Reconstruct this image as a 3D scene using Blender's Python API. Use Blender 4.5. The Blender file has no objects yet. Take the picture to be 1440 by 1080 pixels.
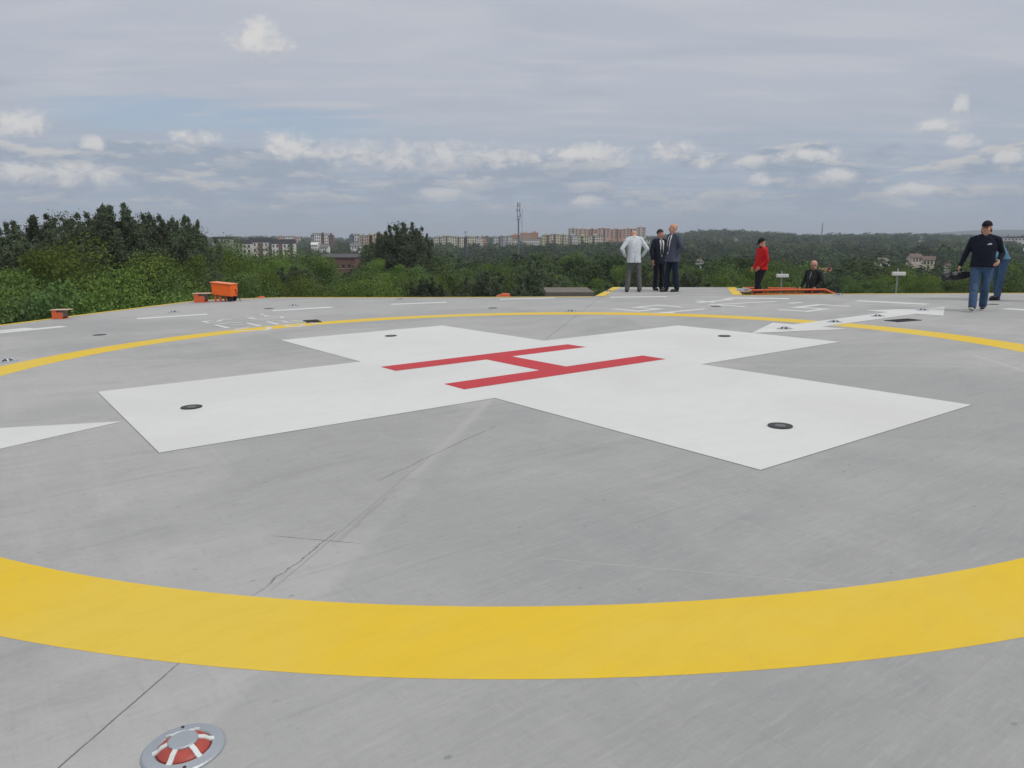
import bpy, bmesh, math, random
import numpy as np
from mathutils import Vector, Matrix, Euler
R_ = math.radians
random.seed(7); rng = np.random.default_rng(11)
sc = bpy.context.scene
COL = sc.collection

# ------------------------------------------------------------------ camera
F = 1050.0                       # focal length in photo pixels (1440 wide)
EYE = 1.465
PITCH = math.atan(206/F)         # true horizon on row 334 of the photo
cam_d = bpy.data.cameras.new('camera'); cam = bpy.data.objects.new('camera', cam_d); COL.objects.link(cam)
cam_d.sensor_width = 36; cam_d.lens = F/1440*36; cam_d.clip_start = .05; cam_d.clip_end = 60000
cam.location = (0, 0, EYE); cam.rotation_euler = (math.pi/2-PITCH, 0, 0)
sc.camera = cam

def axes(p, r):
    cp, sp = math.cos(p), math.sin(p); cr, sr = math.cos(r), math.sin(r)
    rt = Vector((1, 0, 0)); up = Vector((0, sp, cp)); fw = Vector((0, cp, -sp))
    return Matrix((cr*rt+sr*up, -sr*rt+cr*up, fw))
AG = axes(PITCH, 0); AF = axes(.186483, -.0170809)
YAW = .628695
_c = Matrix.Translation((0, 0, EYE))
DECK = _c @ (AG.transposed() @ AF).to_4x4() @ _c.inverted() @ Matrix.Translation((.16525, 9.14723, 0)) @ Matrix.Rotation(YAW, 4, 'Z')
def D(u, v, z=0): return DECK @ Vector((u, v, z))          # a point on the slightly tilted landing deck
def ray(px, py):
    return AG.transposed() @ Vector(((px-720)/F, (540-py)/F, 1))
def at(px, py, y):                                           # point at distance y, seen there in the photo
    d = ray(px, py); return Vector((0, 0, EYE)) + d*(y/d.y)

# ------------------------------------------------------------------ node helper
class NT:
    def __init__(s, tree): s.t = tree; s.n = tree.nodes; s.l = tree.links
    def node(s, ty, **k):
        n = s.n.new(ty)
        for a, b in k.items(): setattr(n, a, b)
        return n
    def put(s, sock, v):
        if hasattr(v, 'is_output'): s.l.new(v, sock)
        elif v is not None:
            if isinstance(v, (tuple, list)) and len(v) == 3 and sock.type == 'RGBA': v = (*v, 1)
            sock.default_value = v
    def m(s, op, a, b=None, c=None, clamp=False):
        n = s.node('ShaderNodeMath', operation=op, use_clamp=clamp)
        for i, v in enumerate((a, b, c)):
            if v is not None: s.put(n.inputs[i], v)
        return n.outputs[0]
    def mix(s, f, a, b, ty='MIX'):
        n = s.node('ShaderNodeMix', data_type='RGBA', blend_type=ty)
        s.put(n.inputs[0], f); s.put(n.inputs[6], a); s.put(n.inputs[7], b); return n.outputs[2]
    def ss(s, v, a, b, lo=0., hi=1.):
        n = s.node('ShaderNodeMapRange', interpolation_type='SMOOTHSTEP')
        s.put(n.inputs[0], v); n.inputs[1].default_value = a; n.inputs[2].default_value = b
        n.inputs[3].default_value = lo; n.inputs[4].default_value = hi; return n.outputs[0]
    def noise(s, vec, scale, det=4, rough=.55, dist=0., out=0):
        n = s.node('ShaderNodeTexNoise'); s.put(n.inputs['Vector'], vec); n.inputs['Scale'].default_value = scale
        n.inputs['Detail'].default_value = det; n.inputs['Roughness'].default_value = rough; n.inputs['Distortion'].default_value = dist
        return n.outputs[out]
    def mapv(s, vec, scale=(1, 1, 1), loc=(0, 0, 0), rot=(0, 0, 0)):
        n = s.node('ShaderNodeMapping'); s.put(n.inputs[0], vec); n.inputs['Scale'].default_value = scale
        n.inputs['Location'].default_value = loc; n.inputs['Rotation'].default_value = rot; return n.outputs[0]
    def comb(s, x, y, z=0.):
        n = s.node('ShaderNodeCombineXYZ'); s.put(n.inputs[0], x); s.put(n.inputs[1], y); s.put(n.inputs[2], z); return n.outputs[0]
    def sep(s, v):
        n = s.node('ShaderNodeSeparateXYZ'); s.put(n.inputs[0], v); return n.outputs

# ------------------------------------------------------------------ sun, sky, exposure
SUNDIR = Vector((.62, -.42, .86)).normalized()               # towards the sun
sun_el = math.asin(SUNDIR.z); sun_az = math.atan2(SUNDIR.x, SUNDIR.y)
sd = bpy.data.lights.new('sun', 'SUN'); sun = bpy.data.objects.new('sun', sd); COL.objects.link(sun)
sd.energy = 1.5; sd.angle = R_(14); sd.color = (1, .965, .92)
sun.rotation_euler = SUNDIR.to_track_quat('Z', 'Y').to_euler()
w = bpy.data.worlds.new('World'); sc.world = w; w.use_nodes = True
def build_sky():
    N = NT(w.node_tree); N.n.clear()
    out = N.node('ShaderNodeOutputWorld'); bg = N.node('ShaderNodeBackground')
    tc = N.node('ShaderNodeTexCoord').outputs['Generated']
    x, y, z = N.sep(tc)
    sky = N.node('ShaderNodeTexSky', sky_type='NISHITA', sun_disc=False)
    sky.sun_elevation = sun_el; sky.sun_rotation = sun_az; sky.air_density = 1; sky.dust_density = 1.2; sky.altitude = 250
    az = N.m('MULTIPLY', N.m('ARCTAN2', x, y), 57.2958); el = N.m('MULTIPLY', N.m('ARCSINE', z), 57.2958)
    K = 10.0                                                  # the world strength below is 0.1
    def col(r, g, b):
        f = lambda c: K*((c/255+.055)/1.055)**2.4
        return (f(r), f(g), f(b), 1)
    # thin high sheet of cloud: a plane overhead seen in perspective
    zz = N.m('ADD', N.m('MAXIMUM', z, 0.), .09)
    pl = N.comb(N.m('DIVIDE', x, zz), N.m('DIVIDE', y, zz), 0.)
    n1 = N.noise(N.mapv(pl, (1, 1.9, 1), rot=(0, 0, .35)), .8, 6, .56, .5)
    n2 = N.noise(N.mapv(pl, (.6, 2.0, 1), (3, 7, 0), (0, 0, -.25)), 2.4, 7, .6, .3)
    sheet = N.mix(N.ss(el, 0, 12), col(156, 173, 192), col(186, 191, 202))
    sheet = N.mix(N.m('MULTIPLY', N.ss(n2, .42, .70), .5), sheet, col(198, 200, 206))
    sheet = N.mix(N.m('MULTIPLY', N.ss(n1, .52, .30), .40), sheet, col(160, 171, 188))
    # blue showing between the sheet and the cumulus, low on the left
    e_w = N.m('ADD', el, N.m('MULTIPLY', N.m('SUBTRACT', n2, .5), 5))
    gap = N.m('MULTIPLY', N.ss(e_w, 6.2, 7.6), N.ss(e_w, 9.4, 8.0))
    gap = N.m('MULTIPLY', gap, N.m('MULTIPLY', N.ss(az, -33, -27), N.ss(az, -3, -16)))
    blue = N.mix(.35, sky.outputs[0], col(158, 184, 212))
    full = N.mix(N.m('MULTIPLY', gap, .6), sheet, blue)
    hole = N.m('MULTIPLY', N.ss(n1, .34, .22), .35)
    full = N.mix(hole, full, blue)
    # bands of cumulus near the horizon
    def band(full, e0, e1, sx, sy, off, thr, top, base, op):
        v = N.comb(N.m('MULTIPLY', az, sx), N.m('MULTIPLY', el, sy), off)
        d = N.noise(v, 1., 6, .55, .12)
        v2 = N.comb(N.m('MULTIPLY', az, sx), N.m('MULTIPLY', N.m('ADD', el, .42), sy), off)
        d2 = N.noise(v2, 1., 5, .55, .12)
        env = N.m('MULTIPLY', N.ss(el, e0-1.2, e0+.6), N.ss(el, e1+1.0, e1-.9))
        dd = N.m('ADD', d, N.m('MULTIPLY', N.m('SUBTRACT', env, 1.), .5))
        mk = N.ss(dd, thr, thr+.11)
        lit = N.m('MULTIPLY', N.ss(N.m('SUBTRACT', d, d2), -.02, .10), N.ss(dd, thr+.05, thr+.25, 1., .35))
        c = N.mix(lit, base, top)
        return N.mix(N.m('MULTIPLY', mk, op), full, c)
    full = band(full, .3, 3.4, .26, .85, 4.0, .44, col(180, 183, 190), col(152, 165, 182), .7)
    full = band(full, 2.0, 5.0, .20, .65, 13.0, .41, col(201, 200, 199), col(153, 166, 184), .85)
    full = band(full, 4.0, 6.5, .17, .50, 21.3, .41, col(209, 207, 203), col(154, 167, 184), .9)
    # single puffs, each at its own bearing and height
    nz = N.noise(N.comb(N.m('MULTIPLY', az, .62), N.m('MULTIPLY', el, .9), 4.4), 1.25, 6, .62, .3)
    def puff(full, px, py, wx, wy, sd, op=.95, top=(221, 219, 216)):
        d = ray(px, py).normalized(); a0 = math.degrees(math.atan2(d.x, d.y)); e0 = math.degrees(math.asin(d.z))
        sa = wx/F*57.3*math.cos(R_(a0))**2; se = wy/F*57.3*math.cos(R_(a0))
        da = N.m('DIVIDE', N.m('SUBTRACT', az, a0), sa); de = N.m('DIVIDE', N.m('SUBTRACT', el, e0), se)
        db = N.m('MAXIMUM', de, N.m('MULTIPLY', de, -1.5)); r = N.m('ADD', N.m('MULTIPLY', da, da), N.m('MULTIPLY', db, db))
        q = N.m('ADD', N.m('SUBTRACT', 1., r), N.m('MULTIPLY', N.m('SUBTRACT', nz, .5), 3.4))
        mk = N.ss(q, -.3, 1.1)
        lit = N.ss(N.m('ADD', de, N.m('MULTIPLY', N.m('SUBTRACT', nz, .5), 3.2)), -1.1, .7)
        return N.mix(N.m('MULTIPLY', mk, op), full, N.mix(lit, col(172, 178, 189), col(*top)))
    P = [(365, 62, 44, 34, 1.7, .9), (36, 180, 40, 26, 5.2, .9), (133, 206, 19, 14, 9.1, .85), (277, 197, 38, 14, 12.4, .95), (402, 210, 36, 26, 15.2, .95),
         (75, 250, 115, 22, 19.9, .9), (600, 225, 190, 24, 23.3, .75), (832, 222, 66, 19, 27.7, .9), (945, 214, 34, 17, 31.1, .95), (992, 230, 22, 14, 34.9, .85),
         (1130, 222, 52, 14, 38.2, .9), (1172, 250, 38, 13, 41.8, .85), (1066, 256, 18, 12, 45.5, .8), (1318, 180, 44, 14, 49.9, .8), (1352, 152, 14, 17, 52.2, .7),
         (1285, 270, 34, 14, 56.6, .9), (1420, 222, 22, 13, 60.3, .8), (826, 286, 28, 11, 64.4, .85), (630, 276, 48, 12, 68.1, .7), (1060, 230, 26, 12, 71.3, .7), (1352, 203, 26, 13, 75.3, .7)]
    for q in P: full = puff(full, *q[:5], op=q[5])
    # low haze line over the horizon, brighter overcast overhead, dull below
    full = N.mix(N.m('MULTIPLY', N.ss(el, 2.6, -.3), .7), full, col(150, 166, 181))
    full = N.mix(N.ss(el, 26, 50), full, col(190, 190, 189))
    up = N.ss(el, 32, 62, 1., 1.95)
    v = N.node('ShaderNodeVectorMath', operation='SCALE'); N.l.new(full, v.inputs[0]); N.put(v.inputs[3], up)
    N.l.new(v.outputs[0], bg.inputs[0]); bg.inputs[1].default_value = .1
    N.l.new(bg.outputs[0], out.inputs[0])
build_sky()
w.cycles.sampling_method = 'MANUAL'; w.cycles.sample_map_resolution = 256
sc.view_settings.view_transform = 'Standard'; sc.view_settings.look = 'None'
sc.view_settings.exposure = 0.0; sc.view_settings.gamma = 1; sc.view_settings.use_curve_mapping = False

# ------------------------------------------------------------------ materials
def mat(name, col, rough=.8, metal=0., var=.12, scale=6., bump=0., bscale=40., spec=.4):
    m = bpy.data.materials.new(name); m.use_nodes = True; N = NT(m.node_tree)
    b = N.n['Principled BSDF']; b.inputs['Roughness'].default_value = rough; b.inputs['Metallic'].default_value = metal
    b.inputs['Specular IOR Level'].default_value = spec
    tc = N.node('ShaderNodeTexCoord').outputs['Object']
    n = N.noise(tc, scale, 5, .6)
    lo = tuple(c*(1-var) for c in col); hi = tuple(min(1, c*(1+var)) for c in col)
    N.put(b.inputs['Base Color'], N.mix(n, lo, hi))
    if bump:
        bn = N.node('ShaderNodeBump'); bn.inputs['Strength'].default_value = bump; bn.inputs['Distance'].default_value = .01
        N.l.new(N.noise(tc, bscale, 4, .6), bn.inputs['Height']); N.l.new(bn.outputs[0], b.inputs['Normal'])
    return m

def concrete_mat():
    m = bpy.data.materials.new('trowelled_concrete'); m.use_nodes = True; N = NT(m.node_tree); b = N.n['Principled BSDF']
    o = N.node('ShaderNodeTexCoord').outputs['Object']
    u, v, _ = N.sep(o)
    big = N.noise(o, .16, 5, .6, .4); med = N.noise(N.mapv(o, (1, 2.4, 1), rot=(0, 0, .9)), .7, 6, .62, .6)
    fine = N.noise(o, 9, 8, .72); grit = N.noise(o, 90, 3, .6)
    sweep = N.noise(N.mapv(o, (6, .5, 1), rot=(0, 0, .2)), 1.2, 5, .65, .3)
    base = N.mix(N.ss(big, .3, .7), (.312, .312, .314), (.395, .393, .389))
    base = N.mix(N.m('MULTIPLY', N.ss(med, .35, .68), .55), base, (.425, .425, .422))
    base = N.mix(N.m('MULTIPLY', N.ss(med, .50, .28), .35), base, (.27, .272, .278))
    base = N.mix(N.m('MULTIPLY', N.ss(sweep, .42, .7), .22), base, (.46, .455, .445))
    base = N.mix(N.m('MULTIPLY', N.ss(fine, .35, .7), .22), base, (.45, .445, .43))
    base = N.mix(N.m('MULTIPLY', N.ss(grit, .45, .75), .10), base, (.2, .2, .2))
    # shading across the fold line, painted into the colour: one side a little darker
    fold = N.ss(N.m('SUBTRACT', N.m('ADD', v, N.m('MULTIPLY', N.m('SUBTRACT', fine, .5), .12)), u), .06, -.06)
    near = N.ss(N.m('ADD', u, v), 1, -2)
    base = N.mix(N.m('MULTIPLY', N.m('MULTIPLY', fold, near), .30), base, (.26, .265, .27))
    arc = N.noise(N.mapv(o, (.5, 5, 1), rot=(0, 0, -.95)), 1.4, 6, .7, .8)
    base = N.mix(N.m('MULTIPLY', N.ss(arc, .52, .72), .30), base, (.235, .237, .24))
    base = N.mix(N.m('MULTIPLY', N.ss(arc, .46, .3), .25), base, (.43, .428, .42))
    wet = N.ss(N.noise(N.mapv(o, (1, 1, 1), (9, 2, 0)), .28, 4, .6, .6), .46, .60)
    base = N.mix(N.m('MULTIPLY', wet, .35), base, (.255, .258, .262))
    brush = N.noise(N.mapv(o, (1, 9, 1), rot=(0, 0, -.55)), 5.5, 7, .72, .25); brush2 = N.noise(N.mapv(o, (9, 1, 1), rot=(0, 0, .35)), 4.2, 7, .72, .4)
    base = N.mix(N.m('MULTIPLY', N.ss(brush, .48, .70), .22), base, (.47, .468, .46))
    base = N.mix(N.m('MULTIPLY', N.ss(brush, .46, .28), .22), base, (.22, .222, .226))
    base = N.mix(N.m('MULTIPLY', N.ss(brush2, .52, .72), .22), base, (.235, .237, .24))
    mott = N.noise(o, 22, 6, .78)
    base = N.mix(N.m('MULTIPLY', N.ss(mott, .52, .74), .30), base, (.22, .22, .22))
    base = N.mix(N.m('MULTIPLY', N.ss(mott, .44, .28), .20), base, (.50, .50, .49))
    # pock marks and dark scuffs
    vo = N.node('ShaderNodeTexVoronoi'); N.put(vo.inputs['Vector'], N.mapv(o, (1, 1.7, 1))); vo.inputs['Scale'].default_value = 4.5
    sc1 = N.m('MULTIPLY', N.ss(N.m('ADD', vo.outputs['Distance'], N.m('MULTIPLY', fine, .22)), .185, .14), .6)
    base = N.mix(sc1, base, (.19, .19, .19))
    blot = N.m('MULTIPLY', N.ss(N.noise(N.mapv(o, (1, 1, 1), (5, 3, 0)), 2.6, 6, .75, .8), .66, .76), .45)
    base = N.mix(blot, base, (.21, .21, .2))
    # hairline cracks and pour joints, in deck metres
    wob = N.m('MULTIPLY', N.m('SUBTRACT', N.noise(o, 3.5, 6, .75), .5), .10)
    def crack(base, x0, y0, x1, y1, wd, dark=(.13, .13, .13), op=.8, wo=1.):
        L = math.hypot(x1-x0, y1-y0); cx, cy = (x1-x0)/L, (y1-y0)/L
        dx = N.m('SUBTRACT', u, x0); dy = N.m('SUBTRACT', v, y0)
        s = N.m('ADD', N.m('MULTIPLY', dx, cx), N.m('MULTIPLY', dy, cy))
        t = N.m('ADD', N.m('SUBTRACT', N.m('MULTIPLY', dy, cx), N.m('MULTIPLY', dx, cy)), N.m('MULTIPLY', wob, wo))
        k = N.ss(N.m('ABSOLUTE', t), wd, wd*.4)
        k = N.m('MULTIPLY', k, N.m('MULTIPLY', N.ss(s, 0, .08), N.ss(s, L, L-.15)))
        k = N.m('MULTIPLY', k, N.m('MULTIPLY', N.ss(fine, .28, .5), op))
        return N.mix(k, base, dark)
    base = crack(base, -1.6, -1.55, -3.4, -3.25, .05, (.42, .42, .41), .35)
    base = crack(base, -3.0, -2.85, -4.65, -4.28, .007, (.22, .22, .22), op=.5, wo=.2)
    base = crack(base, -3.5, -3.32, -4.2, -3.95, .022, (.22, .22, .22), op=.35)
    base = crack(base, -4.05, -3.74, -4.72, -4.27, .006, op=.75)
    base = crack(base, -5.0, -4.55, -5.62, -5.12, .005, op=.9, wo=.2)
    base = crack(base, -4.39, -3.60, -4.03, -4.03, .006, op=.7, wo=.3)
    base = crack(base, -3.5, -4.65, -2.5, -5.85, .006, (.46, .46, .455), .35, .4)
    base = crack(base, -2.1, -2.4, -3.6, -3.15, .010, op=.5)
    base = crack(base, 4.6, -3.2, 1.9, -6.0, .05, (.47, .465, .45), .5)
    base = crack(base, 6.2, -1.2, 5.9, -4.2, .22, (.44, .44, .43), .5, 2.5)
    base = crack(base, 1.6, 1.6, 9.0, 8.2, .02, (.2, .2, .2), .5)
    base = crack(base, 5.0, 5.2, 8.1, 3.3, .05, (.45, .45, .44), .4)
    base = crack(base, 1.5, -1.5, 8.5, -8.5, .04, (.43, .43, .42), .5)
    base = crack(base, -1.5, 1.5, -6.5, 6.5, .04, (.43, .43, .42), .4)
    N.put(b.inputs['Base Color'], base)
    N.put(b.inputs['Roughness'], N.ss(med, .2, .8, .72, .9)); b.inputs['Specular IOR Level'].default_value = .35
    bn = N.node('ShaderNodeBump'); bn.inputs['Strength'].default_value = .35; bn.inputs['Distance'].default_value = .004
    N.l.new(N.m('ADD', fine, N.m('MULTIPLY', grit, .5)), bn.inputs['Height']); N.l.new(bn.outputs[0], b.inputs['Normal'])
    return m
def paint_mat(name, col, worn, var=.5):
    m = bpy.data.materials.new(name); m.use_nodes = True; N = NT(m.node_tree); b = N.n['Principled BSDF']
    o = N.node('ShaderNodeTexCoord').outputs['Object']
    big = N.noise(o, .5, 5, .62, .5); fine = N.noise(N.mapv(o, (1, 3, 1), rot=(0, 0, .8)), 3., 7, .68, .3); g = N.noise(o, 60, 4, .7)
    c = N.mix(N.m('MULTIPLY', N.ss(big, .38, .66), var), col, worn)
    c = N.mix(N.m('MULTIPLY', N.ss(fine, .42, .72), var*.55), c, tuple(x*.86+.02 for x in col))
    rl = N.noise(N.mapv(o, (1, 12, 1), rot=(0, 0, -.1)), 3.5, 6, .7, .15)
    c = N.mix(N.m('MULTIPLY', N.ss(rl, .50, .72), .22*var), c, tuple(x*.78+.02 for x in col))
    grime = N.noise(N.mapv(o, (1, 1.6, 1), (2, 8, 0)), 1.7, 7, .75, .9)
    c = N.mix(N.m('MULTIPLY', N.ss(grime, .56, .74), .28*var), c, tuple(x*.6+.07 for x in col))
    c = N.mix(N.m('MULTIPLY', N.ss(g, .5, .8), .15), c, tuple(x*.7 for x in col))
    N.put(b.inputs['Base Color'], c); b.inputs['Roughness'].default_value = .62; b.inputs['Specular IOR Level'].default_value = .4
    bn = N.node('ShaderNodeBump'); bn.inputs['Strength'].default_value = .25; bn.inputs['Distance'].default_value = .003
    N.l.new(g, bn.inputs['Height']); N.l.new(bn.outputs[0], b.inputs['Normal'])
    return m
M_CON = concrete_mat()
M_WHITE = paint_mat('white_marking_paint', (.645, .65, .64), (.58, .585, .57), .7)
M_RED = paint_mat('red_marking_paint', (.50, .022, .032), (.44, .04, .05), .4)
M_YEL = paint_mat('yellow_marking_paint', (.72, .485, .014), (.69, .50, .065), .8)
M_JOINT = mat('marking_edge', (.24, .24, .245))
M_ORANGE = mat('orange_painted_steel', (.85, .145, .02), .45, var=.08)
M_ORANGE2 = mat('faded_orange_steel', (.66, .13, .05), .55, var=.15)
M_PALE = mat('pale_lid_metal', (.62, .42, .32), .5, var=.1)
M_BLACK = mat('black_rubber', (.018, .018, .02), .7)
M_STEEL = mat('brushed_steel', (.40, .43, .47), .42, .55, .08, 20)
M_DSTEEL = mat('dark_cast_iron', (.045, .045, .05), .6, .2)
M_LENS = mat('red_light_lens', (.36, .06, .045), .45, var=.25, scale=30)
M_WPL = mat('white_enamel', (.72, .72, .70), .45)
M_RIB = mat('reflective_white_strip', (.62, .66, .66), .4)

# ------------------------------------------------------------------ object helpers
def tag(o, label=None, cat=None, group=None, kind=None):
    if label: o['label'] = label
    if cat: o['category'] = cat
    if group: o['group'] = group
    if kind: o['kind'] = kind
    return o
def empty(name, M, label, cat, group=None, kind=None):
    o = bpy.data.objects.new(name, None); COL.objects.link(o); o.empty_display_size = .2
    o.matrix_world = M if isinstance(M, Matrix) else Matrix.Translation(M)
    return tag(o, label, cat, group, kind)
def link(name, me, m, parent=None, M=None, smooth=False):
    o = bpy.data.objects.new(name, me); COL.objects.link(o)
    for k in (m if isinstance(m, (list, tuple)) else [m]):
        if k: me.materials.append(k)
    if smooth: me.polygons.foreach_set('use_smooth', [True]*len(me.polygons))
    if parent: o.parent = parent
    if M is not None:
        if parent: o.matrix_local = M
        else: o.matrix_world = M
    return o
def fin(name, bm, m, parent=None, M=None, smooth=False, bev=0):
    if bev: bmesh.ops.bevel(bm, geom=list(bm.edges), offset=bev, segments=2, affect='EDGES', profile=.5)
    bmesh.ops.recalc_face_normals(bm, faces=bm.faces)
    me = bpy.data.meshes.new(name); bm.to_mesh(me); bm.free()
    return link(name, me, m, parent, M, smooth)
def box(bm, x0, x1, y0, y1, z0, z1, T=None):
    vs = [bm.verts.new(Vector((x, y, z))) for z in (z0, z1) for x, y in ((x0, y0), (x1, y0), (x1, y1), (x0, y1))]
    if T: [setattr(v, 'co', T @ v.co) for v in vs]
    for f in ((0, 3, 2, 1), (4, 5, 6, 7), (0, 1, 5, 4), (1, 2, 6, 5), (2, 3, 7, 6), (3, 0, 4, 7)): bm.faces.new([vs[i] for i in f])
    return vs
def tube(bm, a, b, r0, r1=None, n=12, cap=True):
    a = Vector(a); b = Vector(b); r1 = r0 if r1 is None else r1
    q = (b-a).to_track_quat('Z', 'Y')
    ra = [bm.verts.new(a + q @ Vector((r0*math.cos(t), r0*math.sin(t), 0))) for t in [2*math.pi*i/n for i in range(n)]]
    rb = [bm.verts.new(b + q @ Vector((r1*math.cos(t), r1*math.sin(t), 0))) for t in [2*math.pi*i/n for i in range(n)]]
    for i in range(n): bm.faces.new((ra[i], ra[(i+1) % n], rb[(i+1) % n], rb[i]))
    if cap: bm.faces.new(ra[::-1]); bm.faces.new(rb)
def lathe(bm, prof, n=32, a0=0, a1=2*math.pi):
    full = abs(a1-a0-2*math.pi) < 1e-6; k = n if full else n+1
    rows = []
    for r, z in prof:
        rows.append([bm.verts.new((r*math.cos(a0+(a1-a0)*i/n), r*math.sin(a0+(a1-a0)*i/n), z)) for i in range(k)])
    for a, b in zip(rows, rows[1:]):
        for i in range(n if full else n): bm.faces.new((a[i], a[(i+1) % k], b[(i+1) % k], b[i]))
    if full:
        if prof[0][0] > 1e-5: bm.faces.new(rows[0][::-1])
        if prof[-1][0] > 1e-5: bm.faces.new(rows[-1])
def poly(bm, pts, z):
    return bm.faces.new([bm.verts.new((p[0], p[1], z)) for p in pts])
def ribbon(bm, pts, wd, z):
    P = [Vector((a, b)) for a, b in pts]; L = []; Rr = []
    for i, p in enumerate(P):
        d0 = (P[i]-P[i-1]).normalized() if i else (P[1]-P[0]).normalized()
        d1 = (P[i+1]-P[i]).normalized() if i < len(P)-1 else d0
        n0 = Vector((-d0.y, d0.x)); n1 = Vector((-d1.y, d1.x)); b = (n0+n1)
        if b.length < .2: b = n0
        b.normalize(); k = wd/2/max(.35, b.dot(n0))
        L.append(bm.verts.new((p.x+b.x*k, p.y+b.y*k, z))); Rr.append(bm.verts.new((p.x-b.x*k, p.y-b.y*k, z)))
    for i in range(len(P)-1): bm.faces.new((L[i], L[i+1], Rr[i+1], Rr[i]))

# ------------------------------------------------------------------ landing deck
EDGE = [(-20.5, -4.4), (-4.99, 11.13), (-2.76, 13.16), (-.42, 15.15), (.1, 15.42), (.81, 15.35), (2.16, 14.66), (5.05, 11.27), (8.31, 7.92), (11.19, 5.28), (13.47, 3.39), (16.26, .43), (17.2, -1.0), (17.2, -2.2), (.8, -17.5), (-6, -18.5)]
bm = bmesh.new(); top = poly(bm, EDGE, 0)
r = bmesh.ops.extrude_face_region(bm, geom=[top]); bmesh.ops.translate(bm, verts=[v for v in r['geom'] if isinstance(v, bmesh.types.BMVert)], vec=(0, 0, -.45))
deck = fin('landing_deck', bm, M_CON); deck.matrix_world = DECK
tag(deck, 'grey trowelled concrete rooftop landing deck with painted helicopter markings', None, None, 'structure')
def on_deck(name, bm, m, label=None):
    o = fin(name, bm, m, deck); o.matrix_local = Matrix()
    if label: o['label'] = label
    return o
bm = bmesh.new(); PL = [(8.35, 7.88), (11.53, 10.48), (13.87, 7.44), (11.25, 5.23)]
top = poly(bm, PL, .003); r = bmesh.ops.extrude_face_region(bm, geom=[top]); bmesh.ops.translate(bm, verts=[v for v in r['geom'] if isinstance(v, bmesh.types.BMVert)], vec=(0, 0, -.40))
on_deck('access_platform', bm, M_CON, 'grey concrete platform jutting out from the far side of the deck')
bm = bmesh.new(); box(bm, -9, 9, -9, 9, -17, -.46, Matrix.Rotation(R_(45), 4, 'Z'))
on_deck('building_wall', bm, mat('hospital_render', (.45, .44, .42)))
bm = bmesh.new()
def inset(pts, d):
    P = [Vector(p) for p in pts]; o = []; n = len(P)
    for i in range(n):
        d0 = (P[i]-P[i-1]).normalized(); d1 = (P[(i+1) % n]-P[i]).normalized(); n0 = Vector((d0.y, -d0.x)); n1 = Vector((d1.y, -d1.x))
        b = (n0+n1).normalized(); o.append(P[i]+b*d/max(.4, b.dot(n0)))
    return o
def edge_line(bm, pts, w_, z, sgn=1, skip=()):
    a = inset(pts, .02*sgn); b = inset(pts, w_*sgn); n = len(pts)
    for i in range(n):
        if i in skip: continue
        j = (i+1) % n; bm.faces.new([bm.verts.new((p.x, p.y, z)) for p in (a[i], a[j], b[j], b[i])])
edge_line(bm, EDGE, .17, .004, 1, skip=(8,))
on_deck('edge_marking', bm, M_YEL, 'narrow yellow line painted along the edge of the deck')
bm = bmesh.new()
for a, b in ((0, 1), (2, 3)):
    p, q = Vector(PL[a]), Vector(PL[b]); d = (q-p).normalized(); nn = Vector((d.y, -d.x))
    if (Vector((11.2, 7.8))-p).dot(nn) < 0: nn = -nn
    bm.faces.new([bm.verts.new((v.x, v.y, .008)) for v in (p+nn*.02, q+nn*.02, q+nn*.26, p+nn*.26)])
on_deck('platform_edge_marking', bm, M_YEL, 'yellow line along the side of the access platform')
bm = bmesh.new(); n = 256
ri = [bm.verts.new((6.31*math.cos(2*math.pi*i/n), 6.31*math.sin(2*math.pi*i/n), .0007)) for i in range(n)]
ro = [bm.verts.new((6.83*math.cos(2*math.pi*i/n), 6.83*math.sin(2*math.pi*i/n), .0007)) for i in range(n)]
for i in range(n): bm.faces.new((ri[i], ro[i], ro[(i+1) % n], ri[(i+1) % n]))
on_deck('circle_marking', bm, M_YEL, 'broad yellow circle painted around the white cross')
A_, S_ = 1.507, 4.5
def cross(a, s): return [(a, a), (a, s), (-a, s), (-a, a), (-s, a), (-s, -a), (-a, -a), (-a, -s), (a, -s), (a, -a), (s, -a), (s, a)]
bm = bmesh.new(); poly(bm, cross(A_+.008, S_+.008), .001); on_deck('cross_outline', bm, M_JOINT)
bm = bmesh.new(); poly(bm, cross(A_, S_), .0025); on_deck('cross_marking', bm, M_WHITE, 'big white cross painted inside the yellow circle')
bm = bmesh.new(); h = [(-1.5, .55), (-1.5, .95), (1.5, .95), (1.5, .55), (.2, .55), (.2, -.55), (1.5, -.55), (1.5, -.95), (-1.5, -.95), (-1.5, -.55), (-.2, -.55), (-.2, .55)]
poly(bm, h, .004); on_deck('letter_h_marking', bm, M_RED, 'red letter H painted at the centre of the white cross')
def arrow(s, dv):
    return [(s*4.46, dv), (s*6.0, dv+s*.68), (s*6.0, dv+s*.27), (s*9.15, dv+s*.27), (s*9.15, dv+s*.74), (s*10.95, dv), (s*9.15, dv-s*.78), (s*9.15, dv-s*.27), (s*6.0, dv-s*.27), (s*6.0, dv-s*.74)]
bm = bmesh.new(); poly(bm, arrow(1, -.04), .004); on_deck('arrow_marking', bm, M_WHITE, 'white double headed arrow crossing the yellow circle at right')
bm = bmesh.new(); poly(bm, [(x-.07, y) for x, y in arrow(-1, -.2)], .0025); on_deck('arrow_marking', bm, M_WHITE, 'white arrow whose tip touches the left arm of the cross')
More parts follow.
